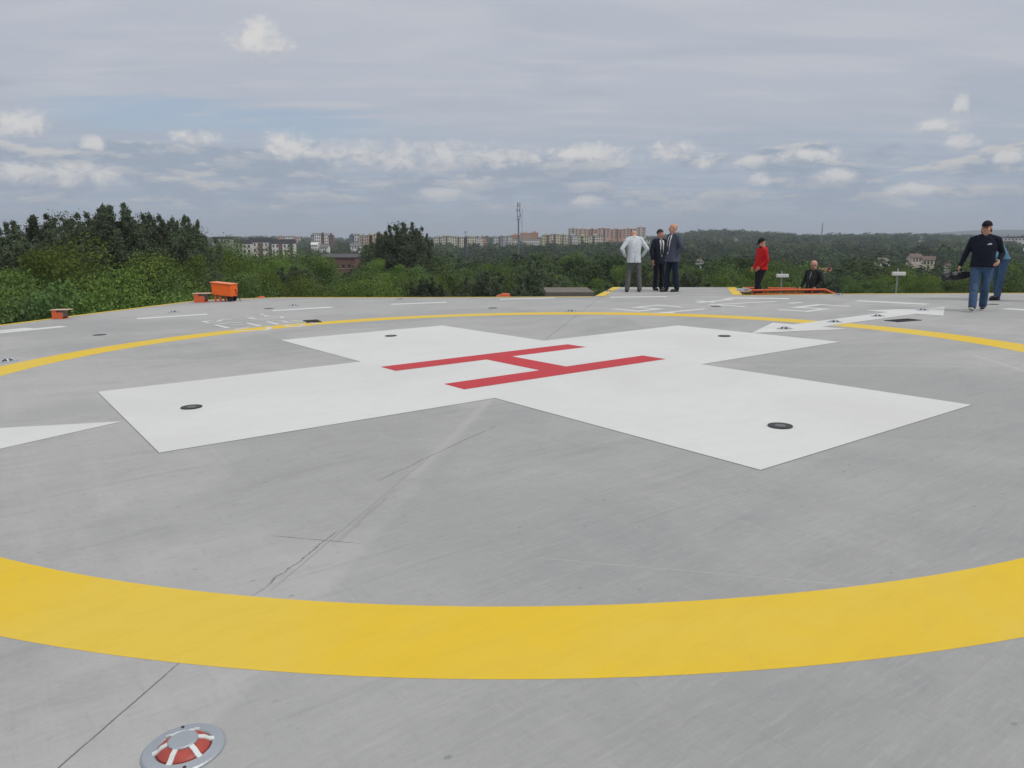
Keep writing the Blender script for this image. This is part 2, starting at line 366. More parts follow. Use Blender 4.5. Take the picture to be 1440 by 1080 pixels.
DASH = [((-5.05, 9.48), (-3.99, 9.77)), ((-2.56, 10.45), (-1.12, 10.39)), ((.29, 10.18), (1.71, 10.06)), ((3.15, 9.73), (4.48, 9.24)), ((5.98, 8.99), (7.27, 8.27)),
        ((8.41, 7.33), (9.57, 6.37)), ((10.2, 4.86), (10.95, 3.62)), ((11.36, 2.12), (11.44, .53)), ((11.39, -.98), (11.2, -2.5))]
DASH[0] = ((-5.9, 9.0), (-3.99, 9.77))
for i in range(22):
    a = R_(-25-i*10.3)
    if i % 1 == 0: DASH.append(((10.9*math.cos(a), 10.9*math.sin(a)), (10.9*math.cos(a-.07), 10.9*math.sin(a-.07))))
for a, b in DASH:
    bm = bmesh.new(); ribbon(bm, [a, b], .33, .002); on_deck('dash_marking', bm, M_WHITE)
# figures on the deck: "15" and under it "5.7t", read from outside the circle
def strokes(lst, wd, name, label):
    bm = bmesh.new()
    for k, s in enumerate(lst): ribbon(bm, s, wd, .002+.001*(k % 3))
    on_deck(name, bm, M_WHITE, label)
strokes([[(9.87, 1.42), (9.88, 2.14), (8.92, 2.10), (8.99, 1.46), (8.27, 1.43), (8.22, 2.07)]][::1], .17, 'digit_marking', 'white digit 5 painted in front of the metal railing')
strokes([[(9.75, 2.84), (10.12, 2.74)]], .2, 'point_marking', 'white decimal point painted beside the digit 5')
strokes([[(8.36, 3.98), (8.34, 2.97)], [(8.45, 3.80), (10.01, 3.33)]], .17, 'digit_marking', 'white digit 7 painted beyond the yellow circle')
strokes([[(8.45, 4.42), (9.85, 4.52), (10.0, 4.85)], [(8.85, 4.2), (8.95, 4.85)]], .17, 'letter_marking', 'white letter t painted beyond the yellow circle')
strokes([[(6.02, 4.70), (5.98, 3.93), (6.68, 3.96), (6.62, 4.64), (7.41, 4.66), (7.36, 3.92)]], .17, 'digit_marking', 'white digit 5 painted beside the yellow circle, nearest the suited people')
strokes([[(6.25, 3.12), (6.0, 3.30), (7.36, 3.27)]], .17, 'digit_marking', 'white digit 1 touching the yellow circle')
LT = [[(-1.03, 8.77), (-1.25, 8.77), (-1.43, 8.43)], [(-1.40, 8.77), (-1.64, 8.71), (-1.62, 8.33), (-1.47, 8.29)], [(-1.64, 7.79), (-1.62, 6.95)], [(-1.55, 7.93), (-1.34, 7.99), (-1.10, 7.87)],
      [(-1.06, 7.7), (-1.06, 6.86)], [(-1.44, 7.47), (-1.2, 7.42)], [(-1.64, 6.6), (-1.5, 6.3), (-1.21, 6.14), (-1.04, 6.38), (-1.01, 6.63)], [(-1.3, 6.76), (-1.6, 6.66)],
      [(-.77, 9.27), (-.49, 9.33)], [(-.77, 8.82), (-.53, 8.92)], [(-.7, 8.75), (-.67, 8.34)], [(-.2, 9.5), (-.24, 9.22)], [(-.25, 9.1), (-.28, 8.85)], [(-.65, 8.25), (-.16, 8.2)], [(-.40, 8.74), (-.12, 8.6)], [(-.1, 8.5), (-.14, 8.24)],
      [(-.68, 7.65), (-.69, 6.93)], [(-.66, 7.72), (-.3, 7.60)], [(-.42, 7.5), (-.40, 7.2)], [(-.25, 7.5), (-.12, 7.15)], [(-.14, 7.04), (-.1, 6.4)], [(-.64, 6.7), (-.66, 6.5), (-.55, 6.28), (-.36, 6.40)], [(-.36, 6.5), (-.43, 6.65)], [(-.55, 7.1), (-.3, 7.0)]]
strokes(LT, .085, 'stencil_marking', 'thin unfinished white stencil figures beside the yellow circle')

# ------------------------------------------------------------------ inset deck lights, covers and drains
def nameless_copy(o, parent=None, M=None):
    c = o.copy(); COL.objects.link(c)
    if parent: c.parent = parent
    if M is not None: c.matrix_world = M
    for ch in list(o.children): nameless_copy(ch, c)
    return c
def make_inset_light(lens):
    e = empty('deck_light', Matrix(), '', 'light')
    bm = bmesh.new(); lathe(bm, [(.142, 0), (.142, .006), (.136, .011), (.100, .015), (.094, .010), (.094, .002)], 48); fin('flange', bm, M_STEEL, e, smooth=False)
    bm = bmesh.new(); lathe(bm, [(.094, .008), (.088, .016), (.074, .027), (.05, .036), (.0, .038)], 40); fin('lens', bm, lens, e, smooth=True)
    bm = bmesh.new(); lathe(bm, [(.052, .034), (.052, .041), (.048, .044), (.0, .045)], 32); fin('top_plate', bm, M_STEEL, e)
    for k in range(6):
        bm = bmesh.new(); T = Matrix.Rotation(k*math.pi/3+.35, 4, 'Z')
        v = []
        for rr, z in ((.048, .041), (.074, .033), (.088, .022), (.104, .0165)):
            v.append([bm.verts.new(T @ Vector((rr, s*.009, z))) for s in (-1, 1)]+[bm.verts.new(T @ Vector((rr, s*.009, z-.008))) for s in (1, -1)])
        for a, b in zip(v, v[1:]):
            for i in range(4): bm.faces.new((a[i], a[(i+1) % 4], b[(i+1) % 4], b[i]))
        bm.faces.new(v[0]); bm.faces.new(v[-1][::-1]); fin('rib', bm, M_RIB, e)
    for k in range(2):
        T = Matrix.Rotation(k*math.pi+.87, 4, 'Z'); bm = bmesh.new(); tube(bm, T @ Vector((.122, 0, .008)), T @ Vector((.122, 0, .0155)), .006, n=8)
        fin('bolt', bm, M_DSTEEL, e)
    return e
def place(proto, u, v, label, group, rz=0, first=[], sc_=1):
    M = DECK @ Matrix.Translation((u, v, 0)) @ Matrix.Rotation(rz, 4, 'Z') @ Matrix.Scale(sc_, 4)
    if proto not in first: first.append(proto); o = proto; o.matrix_world = M
    else: o = nameless_copy(proto, M=M)
    o['label'] = label; o['group'] = group
    return o
LI = make_inset_light(M_LENS)
G1 = 'flush lights set in the deck'
place(LI, -5.15, -5.11, 'steel rimmed inset light with red lens and white ribs in the near left foreground', G1, .5, sc_=.82)
LW = make_inset_light(mat('dark_glass_lens', (.05, .05, .055), .2))
for u, v, l in [(-5.15, 4.88, 'dark inset light outside the yellow circle at the left edge'), (4.98, 4.92, 'dark inset light just beyond the far side of the yellow circle'),
                (-1.56, 11.61, 'dark inset light between the two orange boxes on the left'), (1.19, 11.25, 'dark inset light behind the stencil figures'), (4.14, 11.11, 'dark inset light at the middle of the far edge'),
                (9.99, 9.05, 'dark inset light beside the yellow line of the platform'), (12.6, 6.35, 'dark inset light on the platform beside the railing'), (12.77, 3.38, 'dark inset light at the far edge beside the end of the railing')]:
    place(LW, u, v, l, G1, random.random())
for u, l in [(5.33, 'inset light on the near head of the white arrow'), (6.81, 'inset light on the arrow shaft inside the yellow circle'), (8.26, 'inset light on the arrow shaft beyond the yellow circle'), (9.98, 'inset light on the far head of the white arrow')]:
    place(LW, u, -.05, l, 'inset lights along the white arrow', random.random(), sc_=.9)
def make_cover():
    e = empty('deck_cover', Matrix(), '', 'cover')
    bm = bmesh.new(); lathe(bm, [(.095, .006), (.095, .012), (.086, .014), (.05, .012), (.046, .009)], 36); fin('ring', bm, M_DSTEEL, e)
    bm = bmesh.new(); lathe(bm, [(.046, .008), (.044, .0125), (.0, .0135)], 28); fin('cap', bm, mat('dull_iron', (.12, .12, .125), .5), e)
    return e
CV = make_cover()
for u, v, l in [(-3.92, 0, 'left arm of the white cross'), (-.42, -3.9, 'near right arm of the white cross'), (.05, 3.7, 'far left arm of the white cross'), (3.85, 0, 'far right arm of the white cross')]:
    place(CV, u, v, 'round dark socket set in the '+l, 'tie-down sockets in the cross')
def make_round_lid():
    e = empty('round_lid', Matrix(), '', 'cover')
    bm = bmesh.new(); lathe(bm, [(.17, .0), (.17, .006), (.155, .008), (.0, .007)], 36); fin('plate', bm, M_DSTEEL, e); return e
RL = make_round_lid()
for u, v, l in [(-3.67, 7.54, 'between the left yellow curve and the near orange box'), (.43, 10.87, 'behind the stencil figures'), (4.3, 6.9, 'beyond the yellow circle in the middle'), (7.99, 3.49, 'beside the digit 7'), (12.29, -.42, 'behind the walking person')]:
    place(RL, u, v, 'flat dark lid in the concrete '+l, 'flat lids in the concrete', sc_=.66)
def make_drain():
    e = empty('drain_grate', Matrix(), '', 'drain')
    bm = bmesh.new()
    for a in ((-.46, .46, -.24, -.205), (-.46, .46, .205, .24), (-.46, -.425, -.205, .205), (.425, .46, -.205, .205)): box(bm, a[0], a[1], a[2], a[3], .001, .018)
    fin('frame', bm, M_DSTEEL, e)
    bm = bmesh.new(); box(bm, -.424, .424, -.204, .204, .001, .004)
    for i in range(19): box(bm, -.41+i*.045, -.395+i*.045, -.203, .203, .0045, .015)
    fin('grate', bm, mat('grate_iron', (.05, .04, .035), .7), e); return e
DR = make_drain()
place(DR, .02, 7.03, 'dark rectangular drain grate beside the stencil figures', 'drain grates in the deck', 1.35, sc_=.6)
place(DR, 7.86, -.72, 'dark rectangular drain grate beside the white arrow', 'drain grates in the deck', -.25, sc_=.62)

# ------------------------------------------------------------------ floodlights and cabinets at the edge
def make_flood_box():
    e = empty('floodlight_box', Matrix(), '', 'floodlight')
    bm = bmesh.new(); box(bm, -.17, -.02, -.15, .15, 0, .27); fin('housing', bm, M_ORANGE2, e, bev=.006)
    bm = bmesh.new(); box(bm, -.21, .34, -.17, .17, .272, .295); fin('cover_plate', bm, M_PALE, e, bev=.004)
    bm = bmesh.new(); box(bm, -.018, .15, -.13, .13, .06, .235); fin('lamp_body', bm, mat('grey_lamp_body', (.16, .15, .15), .4), e, bev=.01)
    for s in (-1, 1):
        bm = bmesh.new(); box(bm, -.018, .16, s*.14-.006, s*.14+.006, .0, .20); fin('bracket', bm, M_ORANGE2, e)
    bm = bmesh.new(); box(bm, -.018, .18, -.132, .132, 0, .02); fin('base_plate', bm, M_ORANGE2, e)
    return e
FB = make_flood_box()
o = place(FB, -3.86, 11.80, 'low orange floodlight box with flat cover standing at the left deck edge', 'orange floodlight boxes at the deck edge', -YAW, sc_=.70)
place(FB, -.22, 14.55, 'low orange floodlight box with flat cover beside the orange cabinet', 'orange floodlight boxes at the deck edge', -YAW, sc_=.86)
def edge_lamp(u, v, z, label, sc_, rz=0):
    e = empty('edge_lamp', DECK @ Matrix.Translation((u, v, z)) @ Matrix.Rotation(rz-YAW, 4, 'Z') @ Matrix.Scale(sc_, 4), label, 'lamp', 'small orange lamps behind the deck edge')
    bm = bmesh.new(); box(bm, -.3, .3, -.2, .2, -.5, .02); fin('base', bm, M_ORANGE2, e, bev=.01)
    bm = bmesh.new()
    vs = [bm.verts.new(p) for p in ((-.28, -.18, .022), (.28, -.18, .022), (.28, .18, .022), (-.28, .18, .022), (.0, -.16, .12), (.27, -.16, .11), (.27, .16, .11), (.0, .16, .12))]
    for f in ((0, 3, 2, 1), (4, 5, 6, 7), (0, 1, 5, 4), (1, 2, 6, 5), (2, 3, 7, 6), (3, 0, 4, 7)): bm.faces.new([vs[i] for i in f])
    fin('hood', bm, M_ORANGE2, e, bev=.01)
edge_lamp(1.62, 14.98+.25, -.02, 'small orange lamp peeking over the edge just right of the orange cabinet', .45)
edge_lamp(6.75, 9.66+.25, -.0, 'small orange lamp on the far deck edge left of the platform', .65)
# foam monitor cabinet
e = empty('fire_cabinet', DECK @ Matrix.Translation((.38, 14.35, 0)) @ Matrix.Rotation(-YAW-.12, 4, 'Z') @ Matrix.Scale(.80, 4), 'bright orange fire extinguisher cabinet on steel legs with a black wheel', 'cabinet')
bm = bmesh.new()
vs = [bm.verts.new(p) for p in ((-.35, -.23, .25), (.35, -.23, .17), (.35, .23, .17), (-.35, .23, .25), (-.37, -.24, .66), (.36, -.24, .58), (.36, .24, .58), (-.37, .24, .66))]
for f in ((0, 3, 2, 1), (4, 5, 6, 7), (0, 1, 5, 4), (1, 2, 6, 5), (2, 3, 7, 6), (3, 0, 4, 7)): bm.faces.new([vs[i] for i in f])
fin('body', bm, M_ORANGE, e, bev=.015)
bm = bmesh.new()
vs = [bm.verts.new(p) for p in ((-.40, -.27, .665), (.38, -.27, .585), (.38, .27, .585), (-.40, .27, .665), (-.40, -.27, .69), (.38, -.27, .605), (.38, .27, .605), (-.40, .27, .69))]
for f in ((0, 3, 2, 1), (4, 5, 6, 7), (0, 1, 5, 4), (1, 2, 6, 5), (2, 3, 7, 6), (3, 0, 4, 7)): bm.faces.new([vs[i] for i in f])
fin('lid', bm, mat('orange_lid', (.80, .25, .10), .45), e, bev=.005)
bm = bmesh.new(); box(bm, -.372, -.356, -.12, .12, .36, .58); fin('side_hatch', bm, mat('purple_grey_panel', (.16, .07, .08)), e)
for x, y in ((-.27, -.18), (-.27, .18), (-.10, -.18), (-.10, .18)):
    bm = bmesh.new(); box(bm, x-.025, x+.025, y-.025, y+.025, 0, .235); box(bm, x-.05, x+.05, y-.04, y+.04, 0, .014); fin('leg', bm, M_ORANGE2, e)
for s in (-1, 1):
    bm = bmesh.new(); tube(bm, (.24, s*.15-.03, .105), (.24, s*.15+.03, .105), .105, n=24); wh = fin('wheel', bm, M_BLACK, e, bev=.008)
    bm = bmesh.new(); tube(bm, (.24, s*.15-.034, .105), (.24, s*.15+.034, .105), .03, n=16); fin('hub', bm, M_DSTEEL, wh)
bm = bmesh.new(); tube(bm, (.36, .05, .42), (.47, .05, .12), .014, n=8); tube(bm, (.47, .05, .12), (.55, -.02, .02), .014, n=8); fin('hose', bm, M_BLACK, e)
# white floodlights on posts beyond the far edge
for k, (px, yb, yt, d) in enumerate(((1099, 391, 384, 22.2), (1262, 388.5, 381, 20.6))):
    p = at(px, yb, d)
    e = empty('post_light', Matrix.Translation((p.x, p.y, p.z-.9)) @ Matrix.Scale(1.08, 4), 'white rectangular lamp on a thin post '+('behind the orange railing' if k == 0 else 'alone at the far right deck edge'), 'lamp', 'white lamps on thin posts')
    bm = bmesh.new(); tube(bm, (0, 0, 0), (0, 0, .9+.13), .018, n=10); fin('post', bm, M_STEEL, e)
    bm = bmesh.new(); box(bm, -.165, .165, -.085, -.021, .852, .945); fin('lamp_head', bm, M_WPL, e, bev=.008)
    bm = bmesh.new(); box(bm, -.15, .15, -.088, -.086, .865, .932); fin('lamp_glass', bm, mat('frosted_glass', (.66, .67, .66), .25), e)
    bm = bmesh.new(); box(bm, -.05, .05, -.05, .05, 0, .012); fin('base', bm, M_STEEL, e)
# stair railing
def rail(px0, px1, py, d0, d1): return at(px0, py, d0), at(px1, py, d1)
e = empty('stair_railing', at(1115, 415, 21.5), 'low orange metal railing around the stair opening beside the platform', 'railing')
def part_world(name, bm, m, par, **k):
    o = fin(name, bm, m, par, **k); o.matrix_parent_inverse = par.matrix_world.inverted(); return o
bpy.context.view_layer.update()
a, b = at(1058, 408.6, 21.6), at(1160, 407.4, 21.2); bm = bmesh.new(); tube(bm, a, b, .035, n=10); part_world('top_rail', bm, M_ORANGE2, e)
c = at(1175, 414, 21.0); bm = bmesh.new(); tube(bm, b, c, .035, n=10); part_world('sloping_rail', bm, M_ORANGE2, e)
a2, b2 = at(1045, 405, 23), at(1063, 405, 23); bm = bmesh.new(); tube(bm, a2, b2, .028, n=10); part_world('back_rail', bm, M_ORANGE2, e)
a3, b3 = at(1080, 405.3, 23), at(1119, 405.8, 22.9); bm = bmesh.new(); tube(bm, a3, b3, .028, n=10); part_world('back_rail', bm, M_ORANGE2, e)
bm = bmesh.new(); tube(bm, a+Vector((0, .1, -.11)), b+Vector((0, .1, -.13)), .024, n=8); part_world('mid_rail', bm, M_ORANGE2, e)
for t in (0, .17, .34, .5, .66, .83, 1):
    p = a.lerp(b, t); bm = bmesh.new(); tube(bm, p+Vector((0, 0, -.9)), p, .022, n=8); part_world('post', bm, M_ORANGE2, e)
for p in (a2, b2, a3, b3):
    bm = bmesh.new(); tube(bm, p+Vector((0, 0, -.9)), p, .02, n=8); part_world('post', bm, M_ORANGE2, e)
for pa, pb in ((a, a2), (a.lerp(b, .12), at(1040, 411, 21.9))):
    bm = bmesh.new(); tube(bm, pa, pb, .028, n=8); part_world('end_rail', bm, M_PALE, e)
# metal stairs with two landings behind the edge
M_GALV = mat('galvanised_grating', (.36, .37, .37), .5, .4)
z6 = at(1067, 422.5, 22.5); z7 = at(1139, 452.5, 22.2)
e = empty('steel_stairs', z7, 'galvanised steel stairs dropping behind the far deck edge', 'stairs'); bpy.context.view_layer.update()
bm = bmesh.new(); box(bm, z6.x-.9, z6.x+.7, z6.y-.6, z6.y+1.0, z6.z-.06, z6.z); part_world('upper_landing', bm, M_GALV, e)
bm = bmesh.new(); box(bm, z7.x-.5, z7.x+1.2, z7.y-.5, z7.y+.9, z7.z-.06, z7.z); part_world('lower_landing', bm, M_GALV, e)
for i in range(4):
    zz = z6.z-(z6.z-z7.z)*(i+1)/5; xx = z6.x+.7+i*.09
    bm = bmesh.new(); box(bm, xx, xx+.11, z6.y-.4, z6.y+.6, zz-.03, zz); part_world('step', bm, M_GALV, e)
bm = bmesh.new(); p = at(1038, 407, 22.6); box(bm, p.x-.28, p.x+.22, p.y-.2, p.y+.2, p.z-.02, p.z+.02); part_world('cover_panel', bm, mat('pale_blue_sheet', (.42, .50, .50), .4), e)

# ------------------------------------------------------------------ people
def cloth(name, col, var=.10, bump=.5, rough=.9):
    m = bpy.data.materials.new(name); m.use_nodes = True; N = NT(m.node_tree); b = N.n['Principled BSDF']
    o = N.node('ShaderNodeTexCoord').outputs['Object']
    fold = N.noise(N.mapv(o, (1, 1, .6)), 6.5, 4, .55, 1.6); th = N.noise(o, 120, 2, .5)
    N.put(b.inputs['Base Color'], N.mix(fold, tuple(c*(1-var) for c in col), tuple(min(1, c*(1+var)) for c in col)))  # fold shading mixed into the cloth colour, darker in the creases
    b.inputs['Roughness'].default_value = rough; b.inputs['Specular IOR Level'].default_value = .25
    bn = N.node('ShaderNodeBump'); bn.inputs['Strength'].default_value = min(1, bump*1.8); bn.inputs['Distance'].default_value = .06
    N.l.new(N.m('ADD', fold, N.m('MULTIPLY', th, .03)), bn.inputs['Height']); N.l.new(bn.outputs[0], b.inputs['Normal'])
    return m
M_SKIN = mat('skin', (.54, .29, .21), .55, var=.08, scale=14); M_EYE = mat('eye_dark', (.02, .015, .012), .3); M_LIP = mat('lips', (.36, .12, .10), .5)
def ball(bm, c, r, rot=None, seg=20):
    T = Matrix.Translation(Vector(c)) @ (rot.to_matrix().to_4x4() if rot else Matrix()) @ Matrix.Diagonal((r[0], r[1], r[2], 1))
    bmesh.ops.create_uvsphere(bm, u_segments=seg, v_segments=seg//2+2, radius=1, matrix=T)
def limb(bm, pts, rs, n=18):
    for i in range(len(pts)-1): tube(bm, pts[i], pts[i+1], rs[i], rs[i+1], n)
    for p, r in zip(pts, rs): ball(bm, p, (r*.995,)*3, seg=16)
def loft(bm, secs, n=36, a0=0, a1=2*math.pi, ex=2.5):
    rows = []; full = abs(a1-a0-2*math.pi) < 1e-6
    for s in secs:
        c, rx, ry, t = s[:4]; ct, st = math.cos(t), math.sin(t); row = []
        lo, hi = (a0, a1) if len(s) < 6 else (s[4], s[5])
        for i in range(n if full else n+1):
            a = lo+(hi-lo)*i/n; ca, sa = math.cos(a), math.sin(a)
            x = abs(ca)**(2/ex)*math.copysign(rx, ca); y = abs(sa)**(2/ex)*math.copysign(ry, sa)
            row.append(bm.verts.new(Vector(c)+Vector((x, y*ct, y*st))))
        rows.append(row)
    for a, b in zip(rows, rows[1:]):
        for i in range(n): bm.faces.new((a[i], a[(i+1) % len(a)], b[(i+1) % len(b)], b[i]))
    if full: bm.faces.new(rows[0][::-1]); bm.faces.new(rows[-1])
def remeshed(name, bm, m, par, vox=.012, sm=4, smf=.6, extra=None):
    bmesh.ops.recalc_face_normals(bm, faces=bm.faces)
    me = bpy.data.meshes.new(name); bm.to_mesh(me); bm.free()
    o = bpy.data.objects.new(name, me); COL.objects.link(o)
    r = o.modifiers.new('r', 'REMESH'); r.mode = 'VOXEL'; r.voxel_size = vox; r.adaptivity = 0; r.use_smooth_shade = True
    s = o.modifiers.new('s', 'SMOOTH'); s.factor = smf; s.iterations = sm
    dg = bpy.context.evaluated_depsgraph_get(); nm = bpy.data.meshes.new_from_object(o.evaluated_get(dg)); o.modifiers.clear(); o.data = nm; nm.name = name
    for k in (m if isinstance(m, list) else [m]): nm.materials.append(k)
    if extra:
        b2 = bmesh.new(); b2.from_mesh(nm); extra(b2); b2.to_mesh(nm); b2.free()
    nm.polygons.foreach_set('use_smooth', [True]*len(nm.polygons))
    o.parent = par; return o
V = Vector
def lerp(a, b, t): return a+(b-a)*t
def person(M, H, label, group, J, col, kind='jacket', hair=None, cap=None, glasses=False, suit=False, skirt=.80, hem=.0, headyaw=0, headpitch=0, curl=.5, lean=0, bulk=1., coll=None, hood=False, bald=False, beard=False, belly=0):
    """J holds the joints of a 1.8 m figure looking towards -Y; lean bends the spine forwards about the hips"""
    e = empty('person', M @ Matrix.Scale(H/1.8, 4), label, 'person', group)
    j = dict(hL=V((.09, 0, .93)), hR=V((-.09, 0, .93)), kL=V((.10, -.02, .50)), kR=V((-.10, -.02, .50)), aL=V((.11, .02, .085)), aR=V((-.11, .02, .085)),
             sL=V((.185, 0, 1.46)), sR=V((-.185, 0, 1.46)), eL=V((.25, .03, 1.17)), eR=V((-.25, .03, 1.17)), wL=V((.25, -.04, .92)), wR=V((-.25, -.04, .92)),
             fL=V((0, -1, 0)), fR=V((0, -1, 0)), head=V((0, -.02, 1.665)))
    Ln = Matrix.Rotation(lean, 3, 'X')                       # bends forwards when positive
    def B(p): p = V(p); return p if lean == 0 or p.z < .93 else V((0, 0, .93))+Ln @ (p-V((0, 0, .93)))
    for k in ('sL', 'sR', 'head'): j[k] = B(j[k])
    j.update(J)
    hc = j['head']; hr = Euler((headpitch+lean*.6, 0, headyaw)).to_matrix()
    hs_ = 1.10
    def HP(x, y, z): return hc+hr @ V((x, y, z))*hs_
    # ---- the body, one surface
    bm = bmesh.new()
    loft(bm, [(B((0, 0, z)), rx, ry, lean*max(0, min(1, (z-.9)/.2))) for z, rx, ry in ((.84, .13, .09), (.93, .155, .105), (1.05, .14, .10+belly*.5), (1.2, .145, .105+belly*.5), (1.36, .165, .11), (1.46, .13, .085), (1.50, .07, .06))])
    limb(bm, [B((0, .01, 1.44)), B((0, .005, 1.52)), HP(0, .015, -.06)], [.08, .064, .062])
    for s in 'LR':
        limb(bm, [j['s'+s], j['e'+s], j['w'+s]], [.052, .040, .027])
        limb(bm, [j['h'+s], j['k'+s], j['a'+s]], [.082, .055, .04])
        limb(bm, [j['a'+s], j['a'+s]+j['f'+s]*.14+V((0, 0, -.05))], [.035, .025])
        hd = (j['w'+s]-j['e'+s]).normalized(); sd_ = 1 if s == 'L' else -1
        nx = V((0, -1, 0)) if abs(hd.y) < .8 else V((0, 0, 1)); side = nx.cross(hd).normalized(); pn = hd.cross(side).normalized()
        if s == 'R': pn = pn
        w_ = j['w'+s]; fw_ = pn*(1 if pn.y < 0 else -1); inn = V((-sd_, 0, 0)); inn = (inn-hd*inn.dot(hd)).normalized()
        q = Matrix((fw_, inn, hd)).transposed()
        ball(bm, w_+hd*.052, (.042, .017, .052), q.to_quaternion(), 16)
        for f in range(4):                                    # four fingers, knuckles bending towards the palm
            ln = (.034, .041, .044, .038)[f]; off = fw_*(.030-.020*f); p = w_+hd*.088+off; d = hd.copy(); pts = [p-hd*.02]
            for g in range(3):
                d = (d+inn*math.tan(curl*(.5 if g == 0 else .75))).normalized(); p = p+d*ln*(1, .72, .6)[g]; pts.append(p)
            limb(bm, pts, [.0105, .0098, .009, .0078], 8)
        p = w_+hd*.03+fw_*.034; d1 = (hd*.75+fw_*.7+inn*.35).normalized(); d2 = (hd+fw_*.2+inn*.5).normalized()
        limb(bm, [p, p+d1*.038, p+d1*.038+d2*.032], [.0125, .011, .009], 8)
    ball(bm, HP(0, .012, .035), (0.0847, 0.1056, 0.1012), hr.to_quaternion(), 24)       # skull
    ball(bm, HP(0, -.028, -.035), (0.07, 0.07, 0.086), hr.to_quaternion(), 20)     # face and jaw
    ball(bm, HP(0, -.060, -.088), (0.0286, 0.0264, 0.022), hr.to_quaternion(), 12)     # chin
    tube(bm, HP(0, -.088, .015), HP(0, -.112, -.022), .009, .0155, 10); ball(bm, HP(0, -.107, -.026), (0.0198, 0.0154, 0.0121), hr.to_quaternion(), 12)
    for s in (-1, 1):
        ball(bm, HP(s*.080, .012, -.008), (0.011, 0.0209, 0.0341), hr.to_quaternion(), 12)
        ball(bm, HP(s*.034, -.083, .022), (0.0286, 0.0121, 0.0088), hr.to_quaternion(), 10)
        ball(bm, HP(s*.038, -.068, -.022), (0.0242, 0.0242, 0.0242), hr.to_quaternion(), 10)
    def extra(b2):
        n0 = len(b2.faces)
        for s in (-1, 1):
            ball(b2, HP(s*.030, -.0835, .006), (0.0127, 0.0066, 0.006), hr.to_quaternion(), 10)
        b2.faces.ensure_lookup_table()
        for f in b2.faces[n0:]: f.material_index = 1
        n1 = len(b2.faces); ball(b2, HP(0, -.0905, -.055), (0.0253, 0.006, 0.0072), hr.to_quaternion(), 10); b2.faces.ensure_lookup_table()
        for f in b2.faces[n1:]: f.material_index = 2
    remeshed('body', bm, [M_SKIN, M_EYE, M_LIP], e, .0066, 2, .5, extra)
    # ---- trousers
    bm = bmesh.new()
    loft(bm, [(B((0, 0, z)), rx, ry, 0) for z, rx, ry in ((.80, .15, .108), (.9, .178, .125), (1.0, .168, .12+belly*.4), (1.04, .16, .115+belly*.4))])
    for s in 'LR':
        h_, k_, a_ = j['h'+s], j['k'+s], j['a'+s]
        limb(bm, [h_+V((0, 0, -.03)), lerp(h_, k_, .5), k_, lerp(k_, a_, .45), a_+V((0, .0, .0+hem))], [c_*(1+(bulk-1)*.6) for c_ in (.103, .088, .074, .072, .068)])
    remeshed('trousers', bm, col['legs'], e, .011, 5)
    for s in 'LR':
        a_ = j['a'+s]; f = j['f'+s].normalized(); lt = V((-f.y, f.x, 0)).normalized(); up = f.cross(lt); up = up if up.z > 0 else -up
        q = Matrix((lt, f, up)).transposed().to_quaternion(); bm = bmesh.new()
        ball(bm, a_+f*.075-up*.035, (.046, .125, .038), q, 20); ball(bm, a_-f*.01-up*.01, (.042, .052, .05), q, 16); ball(bm, a_+f*.14-up*.045, (.045, .06, .028), q, 16)
        sh = remeshed('shoe', bm, col['shoe'], e, .008, 3)
        bm = bmesh.new()
        pr = [(.045*math.cos(t)*(1 if math.sin(t) > 0 else .9), .145*math.sin(t)) for t in [2*math.pi*i/24 for i in range(24)]]
        tp = [bm.verts.new(a_+f*(.06+y)+lt*x-up*.062) for x, y in pr]; bt = [bm.verts.new(a_+f*(.06+y)+lt*x-up*.084) for x, y in pr]
        bm.faces.new(tp); bm.faces.new(bt[::-1])
        for i in range(24): bm.faces.new((tp[i], bt[i], bt[(i+1) % 24], tp[(i+1) % 24]))
        fin('sole', bm, col['sole'], sh)
    # ---- jacket or shirt
    bm = bmesh.new(); g = .012
    tor = [(skirt, .190+g, .135+belly), (.9, .185+g, .135+belly), (1.02, .170+g, .128+belly), (1.15, .168+g, .128+belly), (1.3, .186+g, .130+belly*.5), (1.40, .186+g, .122), (1.47, .150+g, .098), (1.51, .09, .075)]
    tor = [(z, rx*(bulk if z < 1.45 else 1), ry) for z, rx, ry in tor]
    secs = [(B((0, .005, z)), rx, ry, lean*max(0, min(1, (z-.85)/.25))) for z, rx, ry in tor]
    loft(bm, secs)
    for s in 'LR':
        sh_, el, wr = j['s'+s], j['e'+s], j['w'+s]
        limb(bm, [sh_, lerp(sh_, el, .5), el, lerp(el, wr, .5), lerp(el, wr, .93)], [.073*(1+(bulk-1)*.5), .065, .057, .051, .045])
    for q_ in (-1, 1): limb(bm, [B((q_*.03, .0, 1.505)), lerp(B((q_*.03, 0, 1.505)), j['sL' if q_ > 0 else 'sR'], .8)+V((0, 0, .005))], [.06, .070])
    if hood:
        limb(bm, [B((-.09, .06, 1.50)), B((0, .10, 1.52)), B((.09, .06, 1.50))], [.045, .055, .045])
    limb(bm, [B((-.06, .02, 1.515)), B((0, .05, 1.53)), B((.06, .02, 1.515))], [.035, .035, .035])
    jk = remeshed('jacket' if kind == 'jacket' else 'shirt', bm, col['top'], e, .011, 5)
